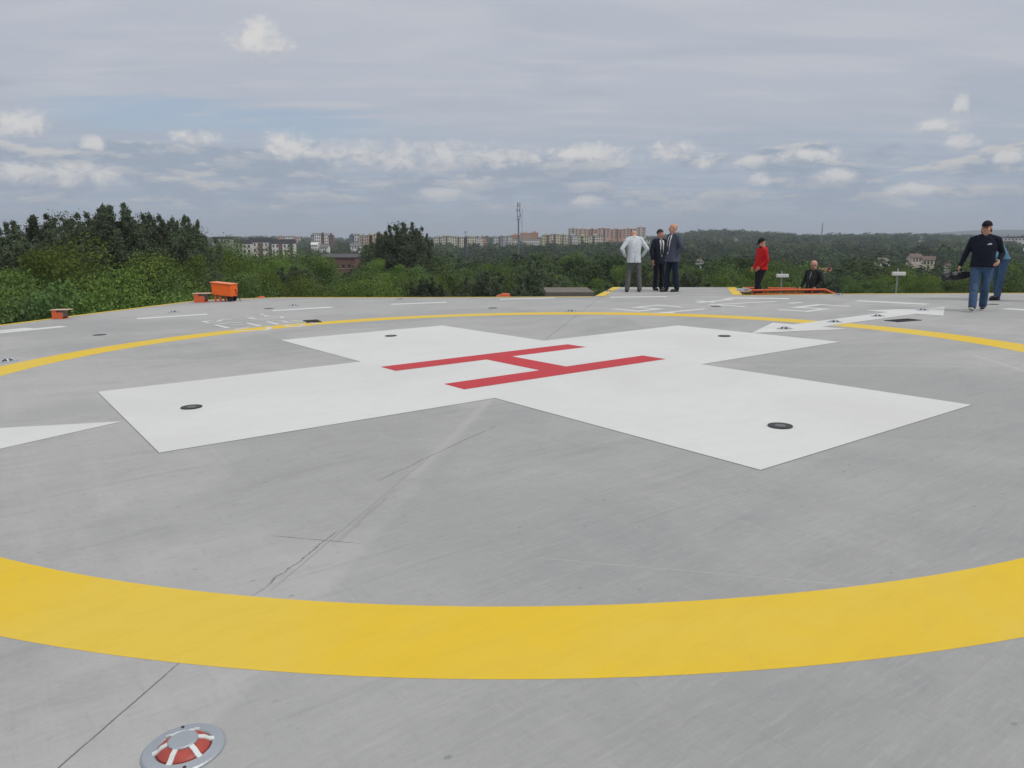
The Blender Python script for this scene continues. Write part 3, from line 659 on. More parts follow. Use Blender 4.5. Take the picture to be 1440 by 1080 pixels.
    def front(name, zs, wid, m, out=.006, par=e):             # a strip laid on the chest
        bm = bmesh.new(); rows = []
        for z, wd in zip(zs, wid):
            rx = np.interp(z, [t[0] for t in tor], [t[1] for t in tor]); ry = np.interp(z, [t[0] for t in tor], [t[2] for t in tor]); row = []
            for i in range(7):
                x = wd*(i/3-1); y = -ry*(max(0, 1-abs(x/rx)**2.5))**.4*.965-out
                row.append(bm.verts.new(B((0, .005, z))+Ln @ V((x, y, 0)) if lean else V((x, .005+y, z))))
            rows.append(row)
        for p, q_ in zip(rows, rows[1:]):
            for i in range(6): bm.faces.new((p[i], p[i+1], q_[i+1], q_[i]))
        o = fin(name, bm, m, par, smooth=True); md = o.modifiers.new('thick', 'SOLIDIFY'); md.thickness = .006; md.offset = 0; return o
    if suit:
        s_ = front('shirt', [1.495, 1.45, 1.38, 1.25, 1.1, 1.0], [.06, .075, .072, .058, .038, .008], M_SHIRT, .014)
        front('tie', [1.49, 1.46, 1.36, 1.2, 1.06], [.017, .019, .022, .027, .030], col['tie'], .022)
        bm = bmesh.new(); lathe(bm, [(.066, 0), (.068, .02), (.062, .05), (.058, .05), (.060, 0)], 28); c_ = fin('collar', bm, M_SHIRT, e, smooth=True)
        c_.matrix_local = Matrix.Translation(B((0, .0, 1.495)))
        for s in (-1, 1):
            bm = bmesh.new(); pts = [(s*.058, 1.50), (s*.105, 1.45), (s*.11, 1.38), (s*.03, 1.12), (s*.022, 1.14), (s*.055, 1.36)]
            vs = []
            for x, z in pts:
                rx = np.interp(z, [t[0] for t in tor], [t[1] for t in tor]); ry = np.interp(z, [t[0] for t in tor], [t[2] for t in tor])
                vs.append(bm.verts.new(V((x, .005-ry*(max(0, 1-abs(x/rx)**2.5))**.4*.965-.020, z))))
            bm.faces.new(vs); o = fin('lapel', bm, col['top'], e); md = o.modifiers.new('thick', 'SOLIDIFY'); md.thickness = .008
    if coll == 'zip': front('zip', [1.47, 1.3, 1.1, .88], [.006]*4, M_STEEL, .004)
    if col.get('logo'):
        bm = bmesh.new(); c0 = V((.095, -.145-belly*.5, 1.335)); bm.faces.new([bm.verts.new(c0+V(p)) for p in ((-.045, 0, 0), (.04, .012, .0), (.045, .012, .025), (.01, .004, .035))])
        o = fin('chest_logo', bm, M_WPL, e); md = o.modifiers.new('thick', 'SOLIDIFY'); md.thickness = .004
    if hair:
        bm = bmesh.new(); ball(bm, HP(0, .022, .048), (0.0902, 0.1078, 0.099), hr.to_quaternion(), 24)
        for v in bm.verts[:]:
            pass
        geo = [v for v in bm.verts if (hr.transposed() @ (v.co-hc)).z < .045 and (hr.transposed() @ (v.co-hc)).y < -.01]
        bmesh.ops.delete(bm, geom=geo, context='VERTS')
        geo = [v for v in bm.verts if (hr.transposed() @ (v.co-hc)).z < -.045]; bmesh.ops.delete(bm, geom=geo, context='VERTS')
        o = fin('hair', bm, hair, e, smooth=True); md = o.modifiers.new('thick', 'SOLIDIFY'); md.thickness = .012; md.offset = 0
    if cap:
        bm = bmesh.new(); ball(bm, HP(0, .012, .040), (0.0957, 0.1133, 0.11), hr.to_quaternion(), 28)
        bmesh.ops.delete(bm, geom=[v for v in bm.verts if (hr.transposed() @ (v.co-hc)).z < .035], context='VERTS')
        o = fin('cap', bm, cap, e, smooth=True); md = o.modifiers.new('thick', 'SOLIDIFY'); md.thickness = .008
        bm = bmesh.new(); L_ = [HP(.072*math.sin(t), -.075-.075*math.cos(t), .038-.018*math.cos(t)) for t in [R_(-90+20*i) for i in range(10)]]; bm.faces.new([bm.verts.new(p) for p in L_])
        o2 = fin('peak', bm, cap, o); md = o2.modifiers.new('thick', 'SOLIDIFY'); md.thickness = .006
    if beard:
        bm = bmesh.new(); ball(bm, HP(0, -.045, -.075), (0.0594, 0.0605, 0.0462), hr.to_quaternion(), 16); fin('beard', bm, M_HAIR, e, smooth=True)
    if glasses:
        bm = bmesh.new()
        for s in (-1, 1): ball(bm, HP(s*.032, -.088, .006), (0.0286, 0.0088, 0.0209), hr.to_quaternion(), 14); tube(bm, HP(s*.05, -.085, .012), HP(s*.083, .0, .012), .004, n=6)
        tube(bm, HP(-.012, -.093, .010), HP(.012, -.093, .010), .004, n=6); fin('sunglasses', bm, M_EYE, e, smooth=True)
    return e
M_HAIR = mat('dark_hair', (.025, .02, .018), .7); M_SHIRT = cloth('white_shirt', (.72, .72, .74), .04)
NAVYJ = cloth('navy_jacket', (.010, .013, .026)); JEANS = cloth('blue_denim', (.06, .105, .19), .45); LBLUE = cloth('light_blue_shirt', (.13, .29, .42), .15)
WHITEJ = cloth('pale_blue_blazer', (.62, .67, .71), .08, .7); GREYT = cloth('grey_trousers', (.12, .12, .125), .12, .7)
NAVYS = cloth('dark_navy_suit', (.018, .022, .036), .2); GREYS = cloth('blue_grey_blazer', (.075, .088, .125), .15, .7); NAVYT = cloth('navy_trousers', (.014, .022, .042), .2)
REDJ = cloth('red_jacket', (.55, .018, .022), .12); BLACKT = cloth('black_trousers', (.014, .016, .026)); OLIVE = cloth('dark_green_jacket', (.030, .036, .034), .2)
BLKSH = mat('black_leather', (.015, .015, .018), .4); WSOLE = mat('white_rubber_sole', (.55, .55, .52), .7); CAPM = cloth('black_cap', (.012, .014, .02)); BLUET = cloth('dark_tie', (.02, .02, .035))
def stand(px, py, foot_d=None, yaw=0, dz=0):
    """a spot on the deck below a photo pixel"""
    Mi = DECK.inverted(); o = Mi @ V((0, 0, EYE)); d = (Mi.to_3x3() @ ray(px, py)); p = DECK @ (o+d*(-o.z/d.z))
    return Matrix.Translation(p+V((0, 0, dz))) @ Matrix.Rotation(yaw, 4, 'Z')
def hgt(px, pyf, pyh):                                        # height of what stands there in the photo
    p = stand(px, pyf).translation; return at(px, pyh, p.y).z-p.z
GP = 'people on the landing deck'
# 1 the walking camera operator on the right
M1 = stand(1374, 436.5, yaw=R_(-38)); H1 = hgt(1374, 437, 311)
person(M1, H1, 'person in black cap, navy jacket and blue jeans walking with a video camera', GP,
       dict(hL=V((.10, 0, .93)), hR=V((-.10, 0, .93)), kL=V((.09, .0, .49)), aL=V((.07, .19, .10)), kR=V((-.08, -.20, .50)), aR=V((-.05, -.38, .11)), fR=V((.0, -1, .28)).normalized(), fL=V((.1, -1, -.05)).normalized(),
            sL=V((.215, 0, 1.425)), sR=V((-.215, .02, 1.425)), eL=V((.31, .10, 1.16)), wL=V((.29, -.12, 1.02)), eR=V((-.31, -.02, 1.16)), wR=V((-.38, -.10, .91))),
       dict(top=NAVYJ, legs=JEANS, shoe=BLKSH, sole=WSOLE, logo=True), cap=CAPM, skirt=.89, headyaw=R_(-6), hood=True, curl=.9, belly=.05, bulk=1.16)
# video camera in the right hand of the walking person
hand = M1 @ (V((-.41, -.13, .83))*(H1/1.8))
e = empty('video_camera', Matrix.Translation(hand) @ Matrix.Rotation(R_(-8), 4, 'Y') @ Matrix.Rotation(R_(12), 4, 'Z'), 'black shoulder video camera hanging from the hand of the walking person', 'camera')
MC = mat('black_camera_plastic', (.018, .019, .022), .4); MC2 = mat('grey_camera_trim', (.12, .12, .13), .4)
bm = bmesh.new(); box(bm, -.14, .17, -.055, .055, -.20, -.05); fin('camera_body', bm, MC, e, bev=.012)
bm = bmesh.new(); tube(bm, (-.14, 0, -.12), (-.25, 0, -.12), .045, .052, 20); l_ = fin('camera_lens', bm, MC, e); bm = bmesh.new(); tube(bm, (-.25, 0, -.12), (-.33, 0, -.12), .062, .068, 20); fin('lens_hood', bm, MC, l_)
bm = bmesh.new(); tube(bm, (-.14, 0, -.01), (.08, 0, -.01), .014, n=10); tube(bm, (-.14, 0, -.01), (-.14, 0, -.06), .014, n=8); tube(bm, (.08, 0, -.01), (.08, 0, -.06), .014, n=8); fin('handle', bm, MC, e)
bm = bmesh.new(); box(bm, -.20, -.10, -.11, -.06, -.09, -.03); fin('viewfinder', bm, MC2, e, bev=.008)
bm = bmesh.new(); tube(bm, (-.30, .045, -.035), (-.10, .045, -.035), .016, n=12); fin('microphone', bm, MC2, e)
bm = bmesh.new(); box(bm, .172, .24, -.045, .045, -.19, -.07); fin('battery', bm, MC, e, bev=.01)
# 2 behind: bent forwards in a light blue shirt
M2 = stand(1401, 421.5, yaw=R_(-78))
person(M2, 1.80, 'person in light blue shirt and jeans bending forward behind the walking person', GP,
       dict(kL=V((.11, -.06, .50)), kR=V((-.11, .04, .50)), aL=V((.11, -.10, .085)), aR=V((-.11, .12, .085)), eL=V((.24, -.42, 1.02)), wL=V((.18, -.52, .82)), eR=V((-.24, -.42, 1.02)), wR=V((-.18, -.52, .82))),
       dict(top=LBLUE, legs=JEANS, shoe=BLKSH, sole=BLKSH), kind='shirt', hair=M_HAIR, lean=R_(38), skirt=.94, headpitch=R_(15))
# 3 pale blazer seen from behind, elbows out
M3 = stand(890, 410.5, yaw=math.pi); H3 = 1.86
_p3 = person(M3, H3, 'person in bluish white blazer and grey trousers seen from behind with elbows out', GP,
       dict(kL=V((.14, -.01, .50)), kR=V((-.15, -.01, .50)), aL=V((.17, .02, .085)), aR=V((-.18, .02, .085)), sL=V((.18, 0, 1.45)), sR=V((-.18, 0, 1.45)), eL=V((.355, .08, 1.20)), eR=V((-.355, .08, 1.20)),
            wL=V((.235, -.06, 1.0)), wR=V((-.235, -.06, 1.0)), head=V((0, -.13, 1.57))),
       dict(top=WHITEJ, legs=GREYT, shoe=BLKSH, sole=BLKSH), skirt=.82, headpitch=R_(55), belly=.02)
bm = bmesh.new(); box(bm, -.004, .004, .142, .163, .83, 1.0); fin('back_vent', bm, M_EYE, bpy.data.objects[_p3.name])
# 4 dark suit facing the camera
M4 = stand(925.5, 408.5, yaw=R_(20)); H4 = hgt(925.5, 408.5, 323)
person(M4, H4, 'person in dark suit, white shirt and dark tie facing the camera', GP,
       dict(eR=V((-.27, .02, 1.17)), wR=V((-.27, -.06, .92)), wL=V((.19, -.03, .95)), eL=V((.29, .03, 1.18))),
       dict(top=NAVYS, legs=BLACKT, shoe=BLKSH, sole=BLKSH, tie=BLUET), suit=True, hair=M_HAIR, headyaw=R_(12))
# 5 bald, blue-grey blazer, in profile
M5 = stand(944, 410.3, yaw=R_(-66)); H5 = hgt(944, 410.3, 314.5)
person(M5, H5, 'bald person in blue grey blazer and navy trousers standing side on', GP,
       dict(aL=V((.10, .10, .085)), kL=V((.10, .03, .50)), aR=V((-.10, -.10, .085)), kR=V((-.1, -.08, .5)), eL=V((.29, .08, 1.19)), wL=V((.15, -.04, .93)), eR=V((-.28, .06, 1.18)), wR=V((-.15, -.03, .93)), hL=V((.09, .0, .93))),
       dict(top=GREYS, legs=NAVYT, shoe=BLKSH, sole=BLKSH, tie=BLUET), suit=True, headyaw=R_(-15), belly=.03)
# 6 red jacket on the stairs
pz = at(1067, 422.5, 22.5)
person(Matrix.Translation(pz) @ Matrix.Rotation(R_(-80), 4, 'Z'), 1.83, 'person in red jacket and black cap on the stairs behind the orange railing', GP,
       dict(eL=V((.24, .06, 1.16)), wL=V((.17, -.11, .98)), eR=V((-.24, .03, 1.16)), wR=V((-.15, -.15, .96)), aL=V((.10, -.16, .085)), kL=V((.1, -.12, .5)), aR=V((-.1, .12, .085))),
       dict(top=REDJ, legs=BLACKT, shoe=BLKSH, sole=BLKSH), cap=CAPM, headpitch=R_(24), beard=True, hood=True, skirt=.90, bulk=1.12, belly=.03)
# 7 bald with sunglasses, lower on the stairs
pz = at(1139, 452.5, 22.2)
person(Matrix.Translation(pz) @ Matrix.Rotation(R_(-62), 4, 'Z'), 1.80, 'bald person with sunglasses and dark green jacket, half hidden behind the railing', GP,
       dict(sL=V((.225, 0, 1.46)), sR=V((-.225, .02, 1.46)), eL=V((.31, .04, 1.2)), wL=V((.26, -.16, 1.03)), eR=V((-.30, -.02, 1.2)), wR=V((-.24, -.22, 1.02))),
       dict(top=OLIVE, legs=BLACKT, shoe=BLKSH, sole=BLKSH), glasses=True, coll='zip', headpitch=R_(14), belly=.06, hood=True)
# 8 an elbow at the right edge of the frame
pz = stand(1459, 424, yaw=R_(5))
person(pz, 1.78, 'person in white shirt cut off by the right edge, only an elbow showing', GP,
       dict(eR=V((-.36, .10, 1.14)), wR=V((-.20, -.12, 1.02))),
       dict(top=M_SHIRT, legs=BLACKT, shoe=BLKSH, sole=BLKSH), kind='shirt', hair=M_HAIR, skirt=.92)
# ------------------------------------------------------------------ terrain
def sst(a, b, x): t = np.clip((x-a)/(b-a), 0, 1); return t*t*(3-2*t)
def ground(x, y):
    x = np.asarray(x, float); y = np.asarray(y, float); d = np.hypot(x, y); px = 720+F*x/np.maximum(y, 1)
    z = -16-6*sst(90, 320, d)+4*sst(430, 760, d)*(1-sst(800, 1100, d))
    z += (9+11*sst(860, 1010, px)-8*sst(1150, 1320, px))*sst(650, 1500, d)+3*sst(1500, 2600, d)
    z += 1.8*np.sin(x*.011+1)*np.cos(y*.009)*sst(150, 500, d)
    z += (2+4.5*sst(900, 1000, px)*(1-sst(1180, 1300, px)))*np.sin(px*.02+.6)*sst(900, 1600, d)
    far = sst(3500, 6500, d)*(1-.6*sst(9000, 14000, d))
    z += far*(-6+108*sst(1180, 1420, px)*(.82+.18*np.sin(px*.012)))
    return z
def grid(name, m):
    rr = np.concatenate([np.linspace(0, 30, 3), np.geomspace(40, 14000, 84)]); aa = np.concatenate([np.linspace(-180, -50, 14)[:-1], np.linspace(-50, 50, 141), np.linspace(50, 180, 14)[1:]])*math.pi/180
    Rg, Ag = np.meshgrid(rr, aa, indexing='ij'); x = Rg*np.sin(Ag); y = Rg*np.cos(Ag); z = ground(x, y)
    n, k = Rg.shape; v = np.stack([x, y, z], -1).reshape(-1, 3)
    i, j = np.meshgrid(np.arange(n-1), np.arange(k-1), indexing='ij'); a = i*k+j
    f = np.stack([a, a+1, a+k+1, a+k], -1).reshape(-1, 4)
    me = mesh_np(name, v, f); return link(name, me, m, smooth=True)
def mesh_np(name, v, f):
    me = bpy.data.meshes.new(name); v = np.asarray(v, np.float32); f = np.asarray(f, np.int32); q = f.shape[1]
    me.vertices.add(len(v)); me.vertices.foreach_set('co', v.ravel()); me.loops.add(f.size); me.loops.foreach_set('vertex_index', f.ravel())
    me.polygons.add(len(f)); me.polygons.foreach_set('loop_start', np.arange(0, f.size, q, dtype=np.int32)); me.polygons.foreach_set('loop_total', np.full(len(f), q, np.int32))
    me.update(calc_edges=True); return me
def ground_mat():
    m = bpy.data.materials.new('meadow_ground'); m.use_nodes = True; N = NT(m.node_tree); b = N.n['Principled BSDF']
    o = N.node('ShaderNodeTexCoord').outputs['Object']; n = N.noise(o, .012, 6, .65); n2 = N.noise(o, .09, 5, .7)
    c = N.mix(N.ss(n, .35, .65), (.022, .034, .018), (.034, .048, .022)); c = N.mix(N.m('MULTIPLY', N.ss(n2, .45, .65), .5), c, (.022, .035, .02))
    N.put(b.inputs['Base Color'], c); b.inputs['Roughness'].default_value = .95; b.inputs['Specular IOR Level'].default_value = .1; return m
g = grid('ground', ground_mat()); tag(g, 'wooded hilly ground rolling away to the horizon', None, None, 'structure')

# ------------------------------------------------------------------ trees
def leaf_mat(name, a, b_, c_):
    m = bpy.data.materials.new(name); m.use_nodes = True; N = NT(m.node_tree); N.n.clear()
    out = N.node('ShaderNodeOutputMaterial'); gi = N.node('ShaderNodeNewGeometry'); oi = N.node('ShaderNodeObjectInfo')
    o = N.node('ShaderNodeTexCoord').outputs['Object']
    n = N.noise(o, .45, 4, .6)
    col = N.mix(N.ss(n, .3, .7), a, b_)
    col = N.mix(N.m('MULTIPLY', gi.outputs['Random Per Island'], .55), col, c_)
    hs = N.node('ShaderNodeHueSaturation'); N.l.new(col, hs.inputs['Color'])
    N.put(hs.inputs['Value'], N.m('ADD', .72, N.m('MULTIPLY', oi.outputs['Random'], .55)))
    N.put(hs.inputs['Hue'], N.m('ADD', .485, N.m('MULTIPLY', oi.outputs['Random'], .03)))
    d = N.node('ShaderNodeBsdfDiffuse'); t = N.node('ShaderNodeBsdfTranslucent'); mx = N.node('ShaderNodeMixShader'); mx.inputs[0].default_value = .28
    N.l.new(hs.outputs[0], d.inputs[0]); N.l.new(hs.outputs[0], t.inputs[0]); N.l.new(d.outputs[0], mx.inputs[1]); N.l.new(t.outputs[0], mx.inputs[2]); N.l.new(mx.outputs[0], out.inputs[0])
    return m
L_BRIGHT = leaf_mat('fresh_leaves', (.12, .18, .042), (.19, .26, .065), (.075, .12, .038))
L_MID = leaf_mat('mid_leaves', (.11, .17, .058), (.165, .23, .078), (.068, .112, .048))
L_DARK = leaf_mat('dark_leaves', (.115, .148, .09), (.165, .20, .115), (.08, .105, .07))
L_FAR = leaf_mat('far_leaves', (.07, .105, .045), (.105, .145, .06), (.045, .07, .036))
BARK = mat('bark', (.07, .058, .045), .9, var=.3, scale=8)
def leaves(cen, rad, cnt, size, g_, outward=.6):
    """leaf-sized quads scattered over and inside the clumps"""
    out = []
    k = np.repeat(np.arange(len(cen)), cnt); n = len(k)
    u = g_.normal(size=(n, 3)); u /= np.linalg.norm(u, axis=1, keepdims=True)
    rr = rad[k]*(np.abs(g_.normal(.60, .46, n)) if outward < .8 else np.abs(g_.normal(.86, .16, n)))[:, None]; p = cen[k]+u*rr
    nr = u*outward+g_.normal(size=(n, 3))*.55+np.array([0, 0, .35]); nr /= np.linalg.norm(nr, axis=1, keepdims=True)
    t = np.cross(nr, g_.normal(size=(n, 3))); t /= np.linalg.norm(t, axis=1, keepdims=True); b = np.cross(nr, t)
    s = (size*(.6+.8*g_.random(n)))[:, None]
    v = np.stack([p-t*s*.55, p-b*s*.36+nr*s*.08, p+t*s*.55, p+b*s*.36+nr*s*.08], 1).reshape(-1, 3)
    return v, np.arange(n*4).reshape(-1, 4)
def make_tree(kind, seed, mt, nclump, per, size, far=False):
    g_ = np.random.default_rng(seed); H = 16.
    root = bpy.data.objects.new('tree', None)
    cen = []; rad = []
    if kind == 'round': zc, rx, rz = 10.2, 4.6, 5.2
    elif kind == 'tall': zc, rx, rz = 9.2, 3.1, 6.6
    elif kind == 'airy': zc, rx, rz = 8.6, 3.4, 5.4
    else: zc, rx, rz = 8.5, 5.4, 4.6
    while len(cen) < nclump:
        u = g_.normal(size=3); u /= np.linalg.norm(u)
        if u[2] < -.75: continue
        r = .62+.38*g_.random()
        lump = 1+.16*math.sin(3*math.atan2(u[1], u[0])+seed)+.12*math.sin(5*u[2]*2+seed*2)
        cen.append([u[0]*rx*r*lump, u[1]*rx*r*lump, zc+u[2]*rz*r*(1+.1*g_.normal())]); rad.append((.85 if kind == 'airy' else 1.3)*(.65+.7*g_.random()))
    cen = np.array(cen); rad = np.array(rad)[:, None]*np.array([[1, 1, .72]])
    if kind == 'airy':                                       # upright shoots standing clear of the crown
        ex = []
        for i in range(26):
            a = g_.random()*6.28; q = rx*(.1+.9*g_.random()); zt = zc+rz*(.80+.42*g_.random())*(1-.3*q/rx); ln_ = .35+.5*g_.random()
            for k in range(6): ex.append([q*math.cos(a)+.15*g_.normal()-k*ln_*.28+.5, q*math.sin(a)+.15*g_.normal(), zt-k*.42])
        cen = np.vstack([cen, ex]); rad = np.vstack([rad, np.tile([[.42, .38, .42]], (len(ex), 1))*(.5+.14*(np.arange(len(ex)) % 6))[:, None]])
    v, f = leaves(cen, rad, per, size, g_, .6 if kind == 'airy' else 1.0)
    mc = mesh_np('crown', v, f); mc.materials.append(mt)
    bm = bmesh.new(); pts = [V((0, 0, -2)), V((.1, .05, 2.5)), V((-.1, .1, 5.5)), V((.1, -.05, 9)), V((0, 0, 12.5))]
    rs = [.34, .27, .2, .12, .04]
    for i in range(4): tube(bm, pts[i], pts[i+1], rs[i], rs[i+1], 8, False)
    for i in g_.choice(len(cen), min(len(cen), 10 if far else 26), replace=False):
        c = V(cen[i]); t = max(.15, min(.85, (c.z-3.5)/12)); s = V((0, 0, t*11)); mid = s.lerp(c, .55)+V((0, 0, -.35)); tube(bm, s, mid, .09, .055, 6, False); tube(bm, mid, c, .055, .02, 6, False)
    mtk = bpy.data.meshes.new('trunk'); bm.to_mesh(mtk); bm.free(); mtk.materials.append(BARK)
    tp = np.percentile(v[:, 2], 99.6)
    return mtk, mc, float(tp)
PRO = {'bright': [make_tree('round', 1, L_BRIGHT, 46, 820, .13), make_tree('wide', 2, L_BRIGHT, 52, 780, .13)],
       'mid': [make_tree('round', 3, L_MID, 46, 460, .18), make_tree('wide', 4, L_MID, 52, 440, .18), make_tree('tall', 5, L_MID, 42, 440, .17)],
       'dark': [make_tree('airy', 6, L_DARK, 125, 230, .14), make_tree('airy', 7, L_DARK, 130, 230, .14), make_tree('airy', 17, L_DARK, 130, 230, .14)],
       'far': [make_tree('round', 8, L_FAR, 46, 60, .5, True), make_tree('wide', 9, L_FAR, 50, 60, .5, True), make_tree('tall', 10, L_FAR, 40, 60, .48, True), make_tree('round', 12, L_MID, 46, 60, .5, True)]}
ntree = 0
def tree(kind, px, ytop, d, label, group, i=None, wide=1., name='broadleaf_tree'):
    global ntree
    p = at(px, 400, d); x, y = p.x, p.y; gz = float(ground(x, y)); top = at(px, ytop, d).z
    mtk, mc, tp = PRO[kind][(ntree if i is None else i) % len(PRO[kind])]; ntree += 1
    s = (top-gz)/tp; rz = random.random()*6.28
    e = bpy.data.objects.new(name, None); COL.objects.link(e); e.location = (x, y, gz); e.rotation_euler = (0, 0, rz); e.scale = (s*wide, s*wide, s)
    tag(e, label, 'tree', group)
    for nm, me in (('trunk', mtk), ('crown', mc)):
        o = bpy.data.objects.new(nm, me); COL.objects.link(o); o.parent = e
    return e
# hand placed trees: kind, column, top row, distance, width, label
GT = 'trees close to the hospital'
for k, px, yt, d, wd, lb in [
    ('dark', 14, 318, 72, .9, 'tall dark feathery tree at the left edge'), ('dark', 62, 306, 76, .9, 'tall dark tree second from the left edge'), ('dark', 110, 303, 74, .85, 'tall dark tree third from the left edge'),
    ('dark', 150, 295, 72, .8, 'tall dark airy tree left of the highest one'), ('dark', 183, 292, 71, .8, 'highest of the dark airy trees on the left'), ('dark', 218, 305, 73, .75, 'dark airy tree right of the highest one'),
    ('dark', 252, 312, 74, .7, 'slim dark tree with open top at the right end of the tall row'), ('dark', 276, 308, 76, .62, 'last slim dark tree of the tall row, nearest the distant flats'), ('dark', -30, 316, 70, .95, 'tall dark tree cut by the left edge'),
    ('bright', 118, 344, 50, 1.0, 'large fresh green tree in front of the tall dark row'), ('bright', 62, 357, 46, .9, 'fresh green tree left of the large fresh green one'), ('bright', 190, 368, 48, .95, 'rounded fresh green tree left of the orange cabinet'),
    ('bright', 10, 384, 42, .9, 'low fresh green tree at the left edge behind the deck'), ('bright', 150, 398, 36, .8, 'fresh green crown directly behind the left orange box'), ('mid', 226, 386, 44, .7, 'green tree just left of the orange cabinet'),
    ('mid', 88, 404, 34, .7, 'low green crown just above the left orange box'), ('mid', 30, 408, 34, .8, 'low green crown above the left end of the deck edge'), ('mid', 252, 402, 40, .6, 'small green tree behind the low orange box next to the cabinet'),
    ('bright', 285, 362, 70, .95, 'green tree rising behind the orange cabinet on its left'), ('bright', 322, 339, 92, .85, 'tall green tree in front of the dark roofed flats'), ('mid', 366, 352, 98, .9, 'green tree below the white flats'),
    ('bright', 408, 353, 100, 1.0, 'broad green tree left of the brick building'), ('mid', 436, 360, 100, .65, 'green tree touching the left end of the brick building'), ('mid', 300, 382, 60, .8, 'low green tree behind the lid of the orange cabinet'),
    ('bright', 384, 390, 64, .9, 'fresh green bush-like crown right of the orange cabinet'), ('bright', 425, 392, 70, .9, 'fresh green crown beneath the broad green tree'), ('mid', 470, 390, 88, .9, 'green tree in front of the brick building'),
    ('mid', 345, 388, 62, .9, 'green tree just right of the orange cabinet'), ('mid', 520, 377, 100, .8, 'green tree right of the brick building'), ('dark', 566, 315, 118, .95, 'dark open-topped tree standing up against the sky in the middle'),
    ('dark', 592, 330, 124, .8, 'dark tree leaning into the open-topped one from the right'), ('dark', 540, 328, 124, .75, 'dark tree leaning into the open-topped one from the left'), ('bright', 628, 386, 92, .9, 'fresh green tree right of the dark open-topped one'),
    ('mid', 600, 398, 82, .7, 'green tree below the dark open-topped one'), ('mid', 668, 376, 130, 1., 'green tree left of the telecom mast'), ('mid', 716, 362, 150, 1., 'green tree in front of the telecom mast'),
    ('mid', 760, 357, 160, 1., 'green tree right of the telecom mast'), ('bright', 806, 356, 165, 1., 'fresh green tree above the flat roofed building'), ('mid', 846, 356, 160, 1., 'green tree left of the person in the pale blazer'),
    ('mid', 560, 396, 80, .8, 'green tree left of and below the dark open-topped one'), ('mid', 690, 392, 100, .9, 'green tree behind the small orange lamp'), ('mid', 742, 384, 118, .9, 'green tree left of the flat roofed building'),
    ('bright', 1012, 384, 150, 1., 'fresh green tree left of the red-jacketed person'), ('mid', 968, 378, 140, 1., 'green tree right of the suited people'), ('bright', 1040, 376, 170, 1., 'fresh green tree directly behind the red-jacketed person'),
    ('mid', 1190, 390, 130, 1., 'green tree between the two white post lamps'), ('bright', 1095, 374, 190, .9, 'fresh green tree behind the left white post lamp'), ('mid', 1240, 396, 110, .9, 'green tree left of the lone post lamp'),
    ('mid', 1300, 386, 120, 1., 'green tree right of the lone post lamp'), ('mid', 1340, 392, 125, .9, 'green tree behind the video camera'), ('mid', 1430, 372, 130, 1., 'green tree at the right edge of the photo'), ('dark', 1400, 386, 120, .8, 'dark tree behind the legs of the bending person')]:
    tree(k, px, yt, d, lb, GT, wide=wd)
# the wood between: tops kept under what the photograph shows behind them
envx = [-150, 290, 300, 440, 500, 600, 620, 700, 800, 900, 940, 1000, 1100, 1300, 1600]
envy = [372, 368, 354, 352, 352, 352, 350, 350, 346, 345, 338, 334, 334, 334, 334]
cnt = 0
ZN = [(300, 'behind the left part of the deck'), (620, 'around the brick building'), (940, 'below the distant blocks of flats'), (1210, 'behind the orange railing'), (2000, 'in the valley on the right')]
cand = []
while len(cand) < 5200:
    px = random.uniform(-60, 1510); d = 75*math.exp(random.random()*3.25)
    cand.append((d, px))
cand.sort()
occ = []; farlist = []
HS = [(987, 300, 374), (1162, 210, 386), (1187, 215, 386), (1245, 300, 376), (1306, 310, 373), (1290, 340, 369), (1334, 260, 379), (1032, 1200, 339), (1294, 1300, 336), (442, 640, 349), (455, 600, 353), (1434, 900, 339), (500, 620, 352)]
def hides(px, d, row, hw=5.5): return any(abs(px-a) < hw+3.5/d*F*.55 and d < b and row < c for a, b, c in HS)
for d, px in cand:
    p = at(px, 400, d); gz = float(ground(p.x, p.y)); h = random.uniform(8, 13.5)*(1.1 if d < 200 else 1)
    top = gz+h; lim = at(px, np.interp(px, envx, envy)+random.uniform(0, 6), d).z
    if d > 620: lim = 1e9
    top = min(top, lim)
    if top-gz < 4.5: continue
    sp = max(5.2, d*.0145)
    if d < 430 and any((p.x-a)**2+(p.y-b)**2 < sp*sp for a, b in occ[-400:]): continue
    if 1.2*(px-834) > 0 and d < 130 and px < 960: pass
    row = 334-(top-EYE)/d*F
    if row > 418 or hides(px, d, row): continue
    if 438 < px < 512 and d < 262 and row < 384: continue
    if 760 < px < 850 and d < 118: continue
    if cnt < 246 and d < 430:
        occ.append((p.x, p.y)); z = next(z for lim_, z in ZN if px < lim_)
        band = 'near' if d < 170 else ('middle distance' if d < 290 else 'far')
        kd = 'far' if d > 130 else random.choice(['mid', 'mid', 'bright', 'dark'])
        tree(kd, px, row, d, f'broadleaf tree of the {band} wood {z}', f'{band} wood {z}', wide=random.uniform(.85, 1.2)); cnt += 1
    elif d > 150: farlist.append((p.x, p.y, gz, top-gz, d))
